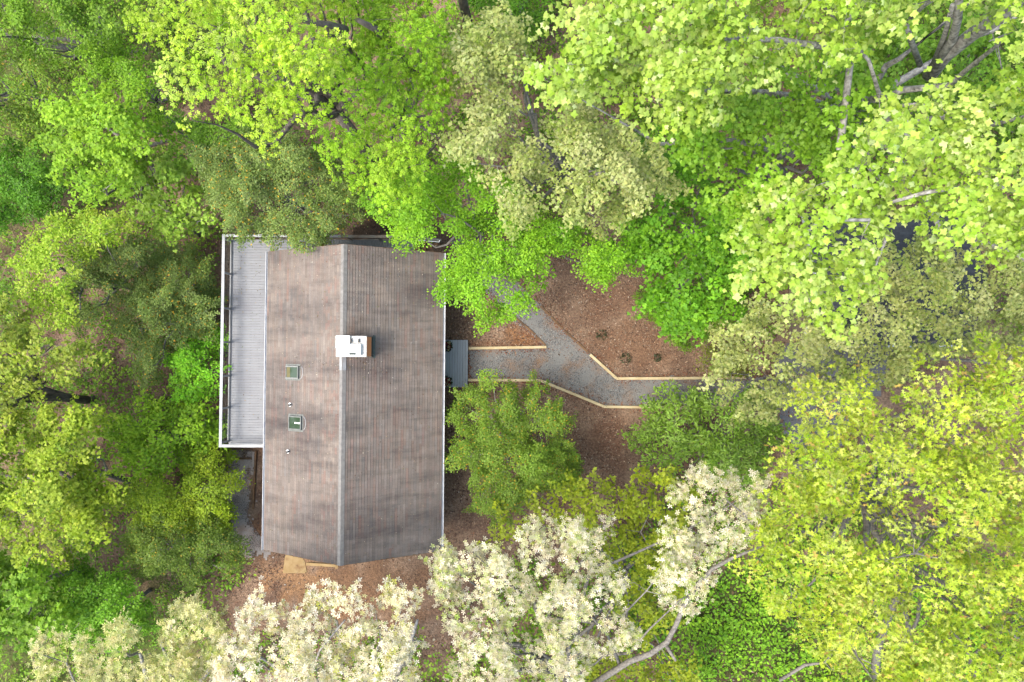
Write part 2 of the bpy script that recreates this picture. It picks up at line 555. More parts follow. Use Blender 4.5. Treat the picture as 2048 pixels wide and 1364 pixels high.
T = {
    'ovate': multi([kite(0, 1, .33, .45, lift=-.06)], .33),
    'narrow': multi([kite(0, 1, .19, .5, lift=-.1)], .19),
    'maple': multi([kite(0, 1, .30, .55, lift=-.05), kite(.95, .8, .26, .55, lift=-.08), kite(-.95, .8, .26, .55, lift=-.08)], .6),
    'tulip': tmpl([(0, .42, .05), (0, .08, 0), (.26, -.02, -.04), (.47, .12, -.05), (.46, .36, -.03), (.31, .46, .02), (.40, .86, -.08), (.0, .74, 0),
                   (-.40, .86, -.08), (-.31, .46, .02), (-.46, .36, -.03), (-.47, .12, -.05), (-.26, -.02, -.04)],
                  [(0, i, i + 1) for i in range(1, 12)] + [(0, 12, 1)], .62),
    'oak': halves([(0, 0), (.05, .2), (.30, .44), (.06, .50), (.25, .84), (.05, .76), (0, 1.05)]),
    'rosette': multi([kite(a, 1.0 * l, .20, .66, lift=.25 * l, fold=.05) for a, l in
                      ((0, 1), (1.3, .85), (2.5, 1), (3.7, .85), (5.0, .95))], .98),
    'hickory': multi([kite(0, .55, .15, .55, (0, .42, 0), -.12), kite(.75, .5, .13, .55, (0, .40, 0), -.14), kite(-.75, .5, .13, .55, (0, .40, 0), -.14),
                      kite(1.15, .36, .10, .5, (0, .18, 0), -.08), kite(-1.15, .36, .10, .5, (0, .18, 0), -.08)], .42),
    'flake': multi([kite(0, 1, .28, .5, (0, -.5, 0), 0.03, .10)], .28),
}


def leaf_frame(nrm, yaw):
    n = nrm / np.linalg.norm(nrm, axis=1, keepdims=True)
    d = np.stack([np.cos(yaw), np.sin(yaw), np.zeros_like(yaw)], -1)
    d = d - n * (d * n).sum(1, keepdims=True)
    d /= np.linalg.norm(d, axis=1, keepdims=True) + 1e-9
    x = np.cross(d, n)
    return x, d, n


def leaf_mesh(name, t, pos, nrm, yaw, size, col, mat):
    X, Y, Z = leaf_frame(nrm, yaw)
    tv = t['v']; k = len(tv); n = len(pos)
    s = size[:, None, None]
    v = pos[:, None] + s * (tv[None, :, 0:1] * X[:, None] + tv[None, :, 1:2] * Y[:, None] + tv[None, :, 2:3] * Z[:, None])
    fl = np.array([i for f in t['f'] for i in f]); ft = np.array([len(f) for f in t['f']])
    st = np.concatenate([[0], np.cumsum(ft)[:-1]])
    loops = (fl[None] + np.arange(n)[:, None] * k).ravel()
    starts = (st[None] + np.arange(n)[:, None] * len(fl)).ravel()
    return raw_mesh(name, v.reshape(-1, 3), loops, starts, mat, np.repeat(col, k, 0))


def pick_cols(cols, n, r, per=None, alb=alb):
    """cols: list of (rgb, weight)"""
    w = np.array([c[1] for c in cols], float); w /= w.sum()
    base = np.array([alb(*c[0]) for c in cols])
    i = r.choice(len(cols), n, p=w)
    j = np.clip(r.normal(1, per or .14, (n, 1)), .6, 1.5)
    hue = np.clip(r.normal(0, .4 * (per or .14), (n, 1)), -.15, .15)
    return np.clip(base[i] * j * np.concatenate([1 + hue, np.ones((n, 1)), 1 - hue], 1), .004, .75)


LEAF_COUNT = [0]


def tree(name, label, cat, polys, leaf, size, cols, base, cover=2.4, sr=.5, depth=2.5, dome=2.0, gap=0.0, gapwl=1.6, tilt=.45,
         bark='bark_grey', limbs=8, seed=1, group=None, extra=(), singles=0, mat='leaf', trunk_r=None, bump_a=.6, single_name='leaf', droop=.25, flowers=None):
    r = np.random.default_rng(seed * 101 + 5)
    t = T[leaf]
    b0 = G(base[0], base[1])
    root = thing(name, label, cat, b0, group)
    zmax = max(p[1] for p in polys)
    gn = Noise(seed + 900, gapwl); bn = Noise(seed + 800, 1.9); bn2 = Noise(seed + 700, .8)
    SC, SR = [], []
    area_t = 0
    for poly, zt in polys:
        sc = (H - zt) / F
        area = poly_area(poly) * sc * sc
        n = int(3.1 * area / (math.pi * sr * sr)) + 4
        p = sample_poly(poly, n, r)
        p = p + r.normal(0, .16 * sr / sc, (n, 2))
        d = edge_dist(p[:, 0], p[:, 1], poly) * sc
        md = max(1.2, .8 * d.max())
        u = np.clip(d * in_poly(p[:, 0], p[:, 1], poly) / md, 0, 1)
        z = zt - dome * (1 - np.sqrt(u * (2 - u)))
        w = W(p[:, 0], p[:, 1], z)
        z = z + bump_a * .6 * bn(w[:, 0], w[:, 1]) + bump_a * .3 * bn2(w[:, 0], w[:, 1])
        low = r.random(n) < .4
        z = np.where(low, z - r.uniform(.25, 1, n) * depth, z)
        gh = hgt(w[:, 0], w[:, 1])
        z = np.maximum(z, gh + .25)
        w = W(p[:, 0], p[:, 1], z)
        if gap > 0:
            g = .5 + .5 * np.clip(gn(w[:, 0], w[:, 1]) / 1.5, -1, 1)
            keep = g > gap * r.uniform(.75, 1.25, n)
            w = w[keep]
        SC.append(w); SR.append(sr * r.uniform(.6, 1.35, len(w))); area_t += area
    SC = np.concatenate(SC); SR = np.concatenate(SR)
    cen = SC.mean(0)
    # leaves
    n = int(1.42 * cover * area_t * (1 - .6 * gap) / (t['area'] * size * size))
    LEAF_COUNT[0] += n
    wgt = SR ** 2; wgt /= wgt.sum()
    si = r.choice(len(SC), n, p=wgt)
    a = r.uniform(0, 2 * np.pi, n); q_ = np.sqrt(r.random(n)) * (1 + .25 * r.normal(size=n))
    rad_ = SC[:, :2] - (cen[:2] * .6 + b0[:2] * .4); rad_ /= np.linalg.norm(rad_, axis=1, keepdims=True) + 1e-6
    rot_ = r.normal(0, .6, len(SC)); cr_, sr_ = np.cos(rot_), np.sin(rot_)
    rad_ = np.stack([rad_[:, 0] * cr_ - rad_[:, 1] * sr_, rad_[:, 0] * sr_ + rad_[:, 1] * cr_], -1)
    el_ = r.uniform(1.15, 1.75, len(SC))
    la, lb2 = np.cos(a) * q_ * el_[si], np.sin(a) * q_ / el_[si] * 1.05
    lb2 = lb2 * (1 - .35 * np.cos(a) * q_)                      # narrows toward the tip
    off = (rad_[si] * la[:, None] + np.stack([-rad_[si][:, 1], rad_[si][:, 0]], -1) * lb2[:, None]) * SR[si][:, None]
    dz = -droop * SR[si] * q_ ** 2 + r.normal(0, .16, n) * SR[si]
    pos = SC[si] + np.concatenate([off, dz[:, None]], 1)
    pos[:, 2] = np.maximum(pos[:, 2], hgt(pos[:, 0], pos[:, 1]) + .06)
    st_ = r.normal(0, .28, (len(SC), 2))
    nrm = np.concatenate([r.normal(0, tilt, (n, 2)) + st_[si] + off * .35 / (SR[si][:, None] + .05), np.ones((n, 1))], 1)
    yaw = np.arctan2(off[:, 1], off[:, 0]) + r.normal(0, .8, n)
    sz = size * np.clip(r.normal(1, .2, n), .5, 1.5)
    cspray = np.clip(r.normal(1, .10, (len(SC), 1)), .7, 1.3)
    _w = np.array([c[1] if c[1] >= 1 else 0 for c in cols], float)
    ctint = r.choice(len(cols), len(SC), p=_w / _w.sum())
    col = pick_cols(cols, n, r, None, lalb)
    base_c = np.array([lalb(*c[0]) for c in cols])
    rare = (np.abs(col[:, :1] / (col[:, 1:2] + 1e-6)) > 1.05)
    col = np.where(rare, col, .55 * col + .45 * base_c[ctint[si]]) * cspray[si]
    if flowers:
        fm = r.random(n) < flowers[1]
        col[fm] = alb(*flowers[0]) * r.uniform(.7, 1.2, (fm.sum(), 1))
    # crowns run on past the frame, but more thinly leaved with larger leaves there
    view = (pos - CAM) @ ROT
    ppx = CX + F * view[:, 0] / -view[:, 2]; ppy = CY - F * view[:, 1] / -view[:, 2]
    outside = (ppx < -40) | (ppx > 2088) | (ppy < -40) | (ppy > 1404)
    sz = np.where(outside, sz * 1.5, sz)
    kp = ~outside | (r.random(n) < .4)
    pos, nrm, yaw, sz, col = pos[kp], nrm[kp], yaw[kp], sz[kp], col[kp]; n = len(pos)
    if singles:
        view = (pos - CAM) @ ROT
        ppx = CX + F * view[:, 0] / -view[:, 2]; ppy = CY - F * view[:, 1] / -view[:, 2]
        inside = (ppx > 20) & (ppx < 2028) & (ppy > 20) & (ppy < 1344)
        score = np.where(inside, pos[:, 2] + r.normal(0, .8, n), -99)
        top = np.argsort(-score)[:singles]
        rest = np.ones(n, bool); rest[top] = False
        vm = []
        for k in range(8):
            vm.append(mesh_from('leaf', t['v'], t['f'], M[mat], np.repeat(col[top[k::8]].mean(0, keepdims=True) * .5 + col[top[k]][None] * .5, len(t['v']), 0)))
        Xf, Yf, Zf = leaf_frame(nrm[top], yaw[top])
        for k, i in enumerate(top):
            o = add(single_name, vm[k % 8], root)
            s = sz[i]
            o.matrix_basis = Matrix(((Xf[k][0] * s, Yf[k][0] * s, Zf[k][0] * s, pos[i][0]), (Xf[k][1] * s, Yf[k][1] * s, Zf[k][1] * s, pos[i][1]),
                                     (Xf[k][2] * s, Yf[k][2] * s, Zf[k][2] * s, pos[i][2]), (0, 0, 0, 1)))
        pos, nrm, yaw, sz, col = pos[rest], nrm[rest], yaw[rest], sz[rest], col[rest]
    add('foliage', leaf_mesh('foliage', t, pos, nrm, yaw, sz, np.clip(col, .004, .75), M[mat]), root, kind='stuff')
    # trunk, limbs, twigs
    hh = max(1.0, zmax - b0[2])
    tr = trunk_r or (.02 + .016 * hh)
    fork = np.array([b0[0] + .35 * (cen[0] - b0[0]), b0[1] + .35 * (cen[1] - b0[1]), b0[2] + (.45 if hh > 4 else .2) * hh])
    mid = (b0 + fork) / 2 + np.array([r.normal(0, .04 * hh), r.normal(0, .04 * hh), 0])
    tb = MB().tube([b0 - [0, 0, .3], b0 + [0, 0, .25], mid, fork], [tr * 1.5, tr * 1.1, tr * .9, tr * .75], 10, True)
    tb.build('trunk', M[bark], root, sm=True)
    lb = MB(); lp = [fork]; lr = [tr * .5]
    chosen = [int(np.argmax(((SC - fork) ** 2).sum(1)))]
    dmin = ((SC - SC[chosen[0]]) ** 2).sum(1)
    for _ in range(min(limbs, len(SC)) - 1):
        k = int(np.argmax(dmin)); chosen.append(k); dmin = np.minimum(dmin, ((SC - SC[k]) ** 2).sum(1))
    for k in chosen:
        e = SC[k] - [0, 0, .2 * sr]
        L_ = float(np.linalg.norm(e - fork)); ns = 7
        off_ = np.zeros((ns + 1, 3)); walk = np.cumsum(r.normal(0, .05 * L_, (ns + 1, 3)), 0)
        tt = np.linspace(0, 1, ns + 1)[:, None]
        off_ = (walk - tt * walk[-1]) * np.sin(np.pi * tt)
        off_[:, 2] += (.10 * L_ * r.uniform(-1.1, .1) * np.sin(np.pi * tt))[:, 0]
        pts = fork * (1 - tt) + e * tt + off_
        pts[:, 2] = np.minimum(pts[:, 2], zmax - .35)
        lb.tube(list(pts), list(tr * .55 * (1 - tt[:, 0]) ** 1.15 + .012), 6, False)
        for i_ in range(1, ns + 1):
            lp.append(pts[i_]); lr.append(tr * .4 * (1 - i_ / ns) + .012)
    for br_ in extra:
        pts = [W(*c[:3]) for c in br_]
        lb.tube(pts, [c[3] for c in br_], 8, True)
        for i_ in range(len(pts) - 1):
            for f_ in (0, .33, .66): lp.append(pts[i_] * (1 - f_) + pts[i_ + 1] * f_); lr.append(br_[i_][3] * .5)
    lp = np.array(lp)
    lb.build('limbs', M[bark], root, sm=True)
    tw = MB()
    nodes = np.zeros((len(lp) + 2 * len(SC), 3)); nodes[:len(lp)] = lp
    rad = np.zeros(len(nodes)); rad[:len(lp)] = np.minimum(np.array(lr), .03); nn = len(lp)
    order = np.argsort([((lp - c) ** 2).sum(1).min() for c in SC])
    for k in order:
        d2 = ((nodes[:nn] - SC[k]) ** 2).sum(1); j = int(np.argmin(d2)); dd = math.sqrt(d2[j])
        e = SC[k] - [0, 0, .15 * SR[k]]; s0 = nodes[j]
        m = (s0 + e) / 2 + r.normal(0, .10, 3) * dd
        r0 = max(.006, rad[j] * .72)
        tw.tube([s0, m, e], [r0, r0 * .8, r0 * .5], 3, False)
        nodes[nn] = m; rad[nn] = r0 * .85; nodes[nn + 1] = e; rad[nn + 1] = r0 * .7; nn += 2
        for _ in range(1):
            aa = r.uniform(0, 6.28); e2 = e + np.array([math.cos(aa), math.sin(aa), r.uniform(0, .25)]) * SR[k] * .8
            tw.tube([e, e2], [.006, .003], 3, False)
    tw.build('twigs', M['bark_grey' if bark == 'bark_pale' else bark], root, kind='stuff')
    return root


# ------------------------------------------------------------------ house
house = thing('house', 'long cabin with brown gable shingle roof, brick chimney and two skylights', 'house', (HC[0], HC[1], -2.3))
HWX, HWY = RW / 2 - .45, RL / 2 - .45
wb = MB()
ZB = -2.6
for (x0, x1, y0, y1) in ((-HWX, -HWX + .15, -HWY, HWY), (HWX - .15, HWX, -HWY, HWY)):
    wb = MB().box(x0, x1, y0, y1, ZB, 3.0, hl); wb.build('wall', M['siding'], house)
for s in (-1, 1):
    y0, y1 = (HWY - .15, HWY) if s > 0 else (-HWY, -HWY + .15)
    m_ = MB()
    zt = 3.0; xr = HWX - .151
    pts = [(-xr, ZB), (xr, ZB), (xr, zt), (0, zt + xr * (ZR - ZE) / (RW / 2) - .02), (-xr, zt)]
    n = len(pts)
    m_.v = [hl((x, y0, z)) for x, z in pts] + [hl((x, y1, z)) for x, z in pts]
    m_.f = [tuple(reversed(range(n))), tuple(range(n, 2 * n))] + [(i, (i + 1) % n, n + (i + 1) % n, n + i) for i in range(n)]
    m_.build('gable_wall', M['siding'], house)
door = MB().box(HWX - .02, HWX + .03, .72, 1.62, .17, 2.2, hl).build('door', M['old_wood'], house)
MB().tube([hl((HWX + .03, 1.52, 1.15)), hl((HWX + .09, 1.52, 1.15))], .03, 8).build('handle', M['bolt'], door)
for (y0, y1) in ((-4.6, -3.4), (-1.9, -.7), (3.6, 5.0)):
    for sx in (-1, 1):
        wnd = MB().box(sx * (HWX - .02), sx * (HWX + .03), y0, y1, 1.0, 2.2, hl).build('window', M['metal_white'], house)
        MB().box(sx * (HWX + .031), sx * (HWX + .036), y0 + .07, y1 - .07, 1.07, 2.13, hl).build('pane', M['glass'], wnd)

# roof deck
SL = math.hypot(RW / 2, ZR - ZE); PA = math.atan2(ZR - ZE, RW / 2)
roof_b = MB()
th = .14
for s in (-1, 1):
    roof_b.hexa([hl(p) for p in ((0, -RL / 2 + .02, ZR - th - .02), (s * (RW / 2 - .01), -RL / 2 + .02, ZE - th - .02), (s * (RW / 2 - .01), RL / 2 - .02, ZE - th - .02), (0, RL / 2 - .02, ZR - th - .02),
                                 (0, -RL / 2 + .02, ZR - .012), (s * (RW / 2 - .01), -RL / 2 + .02, ZE - .012), (s * (RW / 2 - .01), RL / 2 - .02, ZE - .012), (0, RL / 2 - .02, ZR - .012))])
roof = roof_b.build('roof', M['siding'], house)


def rp(s, u, v, h):
    """roof coordinates: s side, u along the ridge, v down the slope, h above the slope"""
    x = v * math.cos(PA) + h * math.sin(PA)
    return hl((s * x, u, ZR - v * math.sin(PA) + h * math.cos(PA)))


def roof_at(px, py, s):
    """(u, v) on slope s under a pixel"""
    z = 4.0
    for _ in range(12):
        p = hpx(px, py, z); z = ZR - abs(p[0]) * math.tan(PA)
    p = hpx(px, py, z)
    return p[1], abs(p[0]) / math.cos(PA)


NC = 37; EX = SL / NC; TABW = .305
_pal = [((172, 159, 149), 5), ((162, 150, 141), 4), ((180, 168, 158), 3), ((173, 151, 140), 1.6), ((154, 146, 139), 2), ((178, 148, 137), .6)]
shc = {-1: _pal, 1: _pal}
tabs = []
for s in (-1, 1):
    for c in range(NC):
        v0, v1 = c * EX, (c + 1) * EX
        offu = (c % 2) * TABW / 2 + random.uniform(-.04, .04)
        u = -RL / 2 - offu; tn = random.randrange(3)
        while u < RL / 2:
            a, b_ = max(u, -RL / 2), min(u + TABW, RL / 2)
            if b_ - a > .03:
                tabs.append((s, a, b_, v0, v1, c, tn // 3 + c * 1000))
            u += TABW; tn += 1
tab_r = np.random.default_rng(5)
cc = {s: pick_cols(shc[s], len(tabs), tab_r, .06) for s in (-1, 1)}
# eave-ward darkening of the left slope is algae growth: whole courses are older there
def tab_geo(s, a, b_, v0, v1, c, lift):
    g = .0006
    return [rp(s, a + g, v0 - .02, .0), rp(s, b_ - g, v0 - .02, .0), rp(s, b_ - g, v1, .015 + lift), rp(s, a + g, v1, .015 + lift),
            rp(s, a + g, v1, -.006), rp(s, b_ - g, v1, -.006), rp(s, a + g, v0 - .02, -.006), rp(s, b_ - g, v0 - .02, -.006),
            rp(s, b_ - g, v1 + .003, .015 + lift), rp(s, a + g, v1 + .003, .015 + lift), rp(s, a + g, v1 + .006, -.008), rp(s, b_ - g, v1 + .006, -.008)]
TF = [(0, 1, 2, 3), (9, 8, 11, 10), (0, 3, 4, 6), (1, 7, 5, 2)]
EDGE = np.array((.042, .04, .039))           # cut edge of the asphalt tabs, darkened to paint in the course-line shade
near_ridge = [i for i, t_ in enumerate(tabs) if t_[0] == -1 and 2 <= t_[5] <= 8 and t_[2] - t_[1] > TABW - .01]
single_tabs = set(near_ridge[:300])
V_, L_, C_ = [], [], []
for i, (s, a, b_, v0, v1, c, sid) in enumerate(tabs):
    col = cc[s][sid * 7 % 1693 if s < 0 else (sid * 11 + 5) % 1693] * .55 + cc[s].mean(0) * .2 + cc[s][i] * .25
    lift = random.uniform(0, .003)
    if i in single_tabs:
        continue
    n = len(V_)
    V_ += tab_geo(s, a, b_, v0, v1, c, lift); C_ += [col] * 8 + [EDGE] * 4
    for f in TF: L_ += [n + k for k in f]
add('shingles', raw_mesh('shingles', np.array(V_), L_, np.arange(len(L_) // 4) * 4, M['shingle'], np.array(C_)), roof, kind='stuff')
RB = Matrix.Rotation(YAW, 4, 'Z') @ Matrix.Rotation(-PA, 4, 'Y')      # left slope axes: x up-slope, y along ridge
tabm = []
for k in range(12):
    w_, e_ = TABW / 2 - .0006, EX
    v = [(.02, -w_, 0), (.02, w_, 0), (-e_, w_, .016), (-e_, -w_, .016), (-e_, -w_, -.006), (-e_, w_, -.006), (.02, -w_, -.006), (.02, w_, -.006),
         (-e_ - .003, w_, .016), (-e_ - .003, -w_, .016), (-e_ - .006, -w_, -.008), (-e_ - .006, w_, -.008)]
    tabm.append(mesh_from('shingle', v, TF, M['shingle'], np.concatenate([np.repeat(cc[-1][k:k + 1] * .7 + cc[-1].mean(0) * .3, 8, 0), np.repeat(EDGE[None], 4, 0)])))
for k, i in enumerate(sorted(single_tabs)):
    s, a, b_, v0, v1, c, sid = tabs[i]
    o = add('shingle', random.choice(tabm), roof)
    o.matrix_basis = Matrix.Translation(rp(-1, (a + b_) / 2, v0, 0.001)) @ RB
# ridge caps
nc = int(RL / .145)
for k in range(nc):
    y0 = -RL / 2 + k * RL / nc - .03; y1 = -RL / 2 + (k + 1) * RL / nc
    cw = .15; dz0, dz1 = .016, .034
    P = []
    for (y, dz) in ((max(y0, -RL / 2), dz1), (y1, dz0)):
        P += [rp(-1, y, cw, dz), hl((0, y, ZR + dz + .012)), rp(1, y, cw, dz), rp(1, y, cw, -.003), rp(-1, y, cw, -.003)]
    m_ = MB(); m_.v = P
    m_.f = [(0, 1, 6, 5), (1, 2, 7, 6), (2, 3, 8, 7), (4, 0, 5, 9), (0, 4, 3, 2, 1), (5, 6, 7, 8, 9)]
    m_.build('ridge_cap', M['cap'], roof)
# rake trim and gutters
for s in (-1, 1):
    for e in (-1, 1):
        y0, y1 = (RL / 2 - .015, RL / 2 + .012) if e > 0 else (-RL / 2 - .012, -RL / 2 + .015)
        MB().hexa([hl(p) for p in ((0, y0, ZR - .16), (s * RW / 2, y0, ZE - .16), (s * RW / 2, y1, ZE - .16), (0, y1, ZR - .16),
                                   (0, y0, ZR + .004), (s * RW / 2, y0, ZE + .004), (s * RW / 2, y1, ZE + .004), (0, y1, ZR + .004))]).build('rake_board', M['old_wood'], house)
    g = MB(); x0 = RW / 2 + .003; x1 = x0 + .105
    zt = ZE - .005
    prof = [(x0, zt), (x0, zt - .10), (x1 - .025, zt - .10), (x1, zt - .02), (x1, zt + .004), (x1 - .016, zt + .004), (x1 - .016, zt - .016), (x1 - .036, zt - .085), (x0 + .012, zt - .085), (x0 + .012, zt)]
    n = len(prof)
    g.v = [hl((s * x, -RL / 2, z)) for x, z in prof] + [hl((s * x, RL / 2, z)) for x, z in prof]
    g.f = [(i, (i + 1) % n, n + (i + 1) % n, n + i) for i in range(n)] + [tuple(range(n)), tuple(range(n, 2 * n))]
    gut = g.build('gutter', M['gutter'], house)
    MB().tube([hl((s * (x0 + .05), -RL / 2 + .3, zt - .09)), hl((s * (HWX + .06), -RL / 2 + .35, zt - .5)), hl((s * (HWX + .06), -RL / 2 + .35, -2.0 if s < 0 else 0.1))], .04, 6).build('downspout', M['gutter'], house)

# chimney
ZC = 5.95
c0 = hpx(672, 671.5, ZC); c1 = hpx(732.5, 714, ZC)
x0, x1, y1, y0 = c0[0], c1[0], c0[1], c1[1]
chim = MB().box(x0 + .03, x1, y0 + .03, y1 - .03, 3.6, ZC - .06, hl).build('chimney', M['brick'], house)
MB().bbox(x0, x1 + .012, y0, y1, ZC - .06, ZC, .015, hl).build('crown', M['concrete'], chim)
zb = ZR - abs(x1) * math.tan(PA)
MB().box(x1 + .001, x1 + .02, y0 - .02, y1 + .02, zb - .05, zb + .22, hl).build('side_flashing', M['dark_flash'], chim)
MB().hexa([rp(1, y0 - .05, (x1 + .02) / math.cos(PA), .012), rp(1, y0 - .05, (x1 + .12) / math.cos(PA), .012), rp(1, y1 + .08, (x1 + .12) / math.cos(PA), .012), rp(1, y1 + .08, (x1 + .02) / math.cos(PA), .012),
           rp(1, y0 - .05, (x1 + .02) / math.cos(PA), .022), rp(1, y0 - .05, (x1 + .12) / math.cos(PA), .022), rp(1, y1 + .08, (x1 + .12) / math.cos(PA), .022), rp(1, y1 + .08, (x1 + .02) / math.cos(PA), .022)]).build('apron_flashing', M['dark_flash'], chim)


def slab(px0, py0, px1, py1, z0, z1, nm, mat, parent, b=.008):
    a = hpx(px0, py0, z1); c = hpx(px1, py1, z1)
    return MB().bbox(a[0], c[0], c[1], a[1], z0, z1, b, hl).build(nm, mat, parent)


slab(672, 671, 699, 696, ZC + .02, ZC + .14, 'cover_plate', M['metal_white'], chim)
capb = slab(681, 688, 721, 710.5, ZC + .02, ZC + .20, 'metal_cap', M['metal_white'], chim)
slab(698, 696, 713, 704, ZC + .19, ZC + .212, 'cap_hood', M['lead'], capb)
slab(698, 704.5, 712, 710, ZC + .19, ZC + .207, 'cap_opening', M['dark_flash'], capb)
a_ = hpx(686, 686, ZC + .15); b_ = hpx(692, 680, ZC + .15)
MB().tube([hl((a_[0], a_[1], ZC + .145)), hl((b_[0], b_[1], ZC + .145))], .012, 5).build('handle', M['bolt'], chim)
for px in (701, 716):
    slab(px, 677, px + 1.6, 685, ZC + .001, ZC + .12, 'bracket', M['bolt'], chim, .002)
# flashing strip on the ridge under the chimney
for s in (-1, 1):
    MB().hexa([rp(s, yy, v, h) for h in (.037, .045) for yy, v in ((y0 - .60, 0), (y0 - .60, .15), (y0 + .02, .15), (y0 + .02, 0))]).build('ridge_flashing', M['lead'], roof)


def skylight(cx, cy, w_px, h_px, light, bar):
    u, v = roof_at(cx, cy, -1)
    hw, hh_ = w_px / 2 / 42.5 / math.cos(PA), h_px / 2 / 42.5
    fr = .055
    m_ = MB()
    for (a0, a1, b0, b1) in ((v - hw, v + hw, u - hh_, u - hh_ + fr), (v - hw, v + hw, u + hh_ - fr, u + hh_), (v - hw, v - hw + fr, u - hh_ + fr, u + hh_ - fr), (v + hw - fr, v + hw, u - hh_ + fr, u + hh_ - fr)):
        m_.hexa([rp(-1, yy, vv, h) for h in (.0, .11) for yy, vv in ((b0, a0), (b1, a0), (b1, a1), (b0, a1))])
    sk = m_.build('skylight', M['frame'], house)
    MB().hexa([rp(-1, yy, vv, h) for h in (.05, .085) for yy, vv in ((u - hh_ + fr, v - hw + fr), (u + hh_ - fr, v - hw + fr), (u + hh_ - fr, v + hw - fr), (u - hh_ + fr, v + hw - fr))]).build('glass', M['glass'], sk)
    for e in (-1, 1):
        b0 = u + e * (hh_ - fr * .62); b1 = u + e * hh_
        MB().hexa([rp(-1, yy, vv, h) for h in (.111, .122) for yy, vv in ((b0, v - hw), (b1, v - hw), (b1, v + hw), (b0, v + hw))]).build('trim', M['frame_light'] if light else M['frame'], sk)
    if light:
        MB().hexa([rp(-1, yy, vv, h) for h in (.086, .09) for yy, vv in ((u - hh_ + fr, v + hw - fr - .22), (u + hh_ - fr, v + hw - fr - .22), (u + hh_ - fr, v + hw - fr), (u - hh_ + fr, v + hw - fr))]).build('shade', M['wood_inner'], sk)
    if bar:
        MB().hexa([rp(-1, yy, vv, h) for h in (.086, .095) for yy, vv in ((u - .03, v - hw + fr), (u + .03, v - hw + fr), (u + .03, v + .02), (u - .03, v + .02))]).build('white_bar', M['metal_white'], sk)  # plain white bar over the uphill half of the pane
    # curved saddle flashing on the uphill side
    arc = [rp(-1, u + hh_ * math.sin(t), v - hw - .05 - .17 * math.cos(t) ** 1.0, .02) for t in np.linspace(-1.35, 1.35, 12)]
    MB().tube(arc, .018, 5).build('saddle_flashing', M['lead'], sk)
    MB().hexa([rp(-1, yy, vv, h) for h in (.006, .016) for yy, vv in ((u - hh_ - .09, v - hw - .06), (u + hh_ + .09, v - hw - .06), (u + hh_ + .09, v + hw + .10), (u - hh_ - .09, v + hw + .10))]).build('curb_flashing', M['frame'], sk)


skylight(587, 744.5, 30, 25, True, False)
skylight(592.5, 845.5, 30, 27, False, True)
for (px, py) in ((581, 809.5), (576.5, 903)):
    u, v = roof_at(px, py, -1)
    b0 = Vector(rp(-1, u, v, 0))
    vp = MB().tube([b0 - Vector((0, 0, .05)), b0 + Vector((0, 0, .20))], [.055, .055], 12).build('vent_pipe', M['black'], house, sm=False)
    MB().tube([rp(-1, u, v + .02, .012), rp(-1, u, v + .02, .03)], [.095, .09], 14).build('collar', M['metal_white'], vp)

# ------------------------------------------------------------------ left / top deck
ZD = 0.15
d0 = hpx(464.5, 478.5, ZD); d1 = hpx(459, 887, ZD)
DX0 = (d0[0] + d1[0]) / 2; DY1 = d0[1]; DY0 = d1[1]
DX1 = -HWX - .003
deck = thing('deck', 'grey board wraparound deck with white top rail along the house', 'deck', hl((DX0, (DY0 + DY1) / 2, -2.5)))
BW = .139
ty0 = HWY + .004
nb = int((DY1 - DY0) / BW); bw = (DY1 - DY0) / nb
for k in range(nb):
    y0 = DY0 + k * bw
    x1 = DX1
    if y0 + bw > ty0: x1 = hpx(604, 490, ZD)[0] - .003
    jz = random.uniform(-.002, .002)
    MB().bbox(DX0 + .002, x1, y0 + .004, y0 + bw - .004, ZD - .03, ZD + jz, .004, hl).build('deck_board', M['deck_board'], deck)
tx0 = hpx(604, 490, ZD)[0]; tx1 = hpx(829, 490, ZD)[0]
kb = math.ceil((ty0 - DY0) / bw)
nb2 = int((tx1 - tx0) / BW); bw2 = (tx1 - tx0) / nb2
for k in range(nb2):
    xx = tx0 + k * bw2
    MB().bbox(xx + .004, xx + bw2 - .004, DY0 + (kb - 1) * bw + .004 + .9 * 0 if False else ty0, DY1, ZD - .03, ZD + random.uniform(-.002, .002), .004, hl).build('deck_board', M['landing_board'], deck)  # boards painted darker here to stand for the gable's shadow
# frame under the boards
for xx in np.arange(DX0 + .05, DX1, .45):
    MB().box(xx, xx + .04, DY0 + .05, DY1 - .05, ZD - .25, ZD - .032, hl).build('joist', M['old_wood'], deck)
MB().box(tx0, tx1, DY1 - .09, DY1 - .05, ZD - .25, ZD - .031, hl).build('rim_joist', M['old_wood'], deck)
MB().box(DX0 - .025, DX0 - .001, DY0, DY1, ZD - .26, ZD + .02, hl).build('fascia', M['white_rail'], deck)
for yy in np.linspace(DY0 + .2, DY1 - .2, 5):
    p = hl((DX0 + .2, yy, 0)); MB().box(DX0 + .13, DX0 + .27, yy - .07, yy + .07, float(hgt(p[0], p[1])) - .2, ZD - .25, hl).build('support_post', M['old_wood'], deck)
RH = 1.02
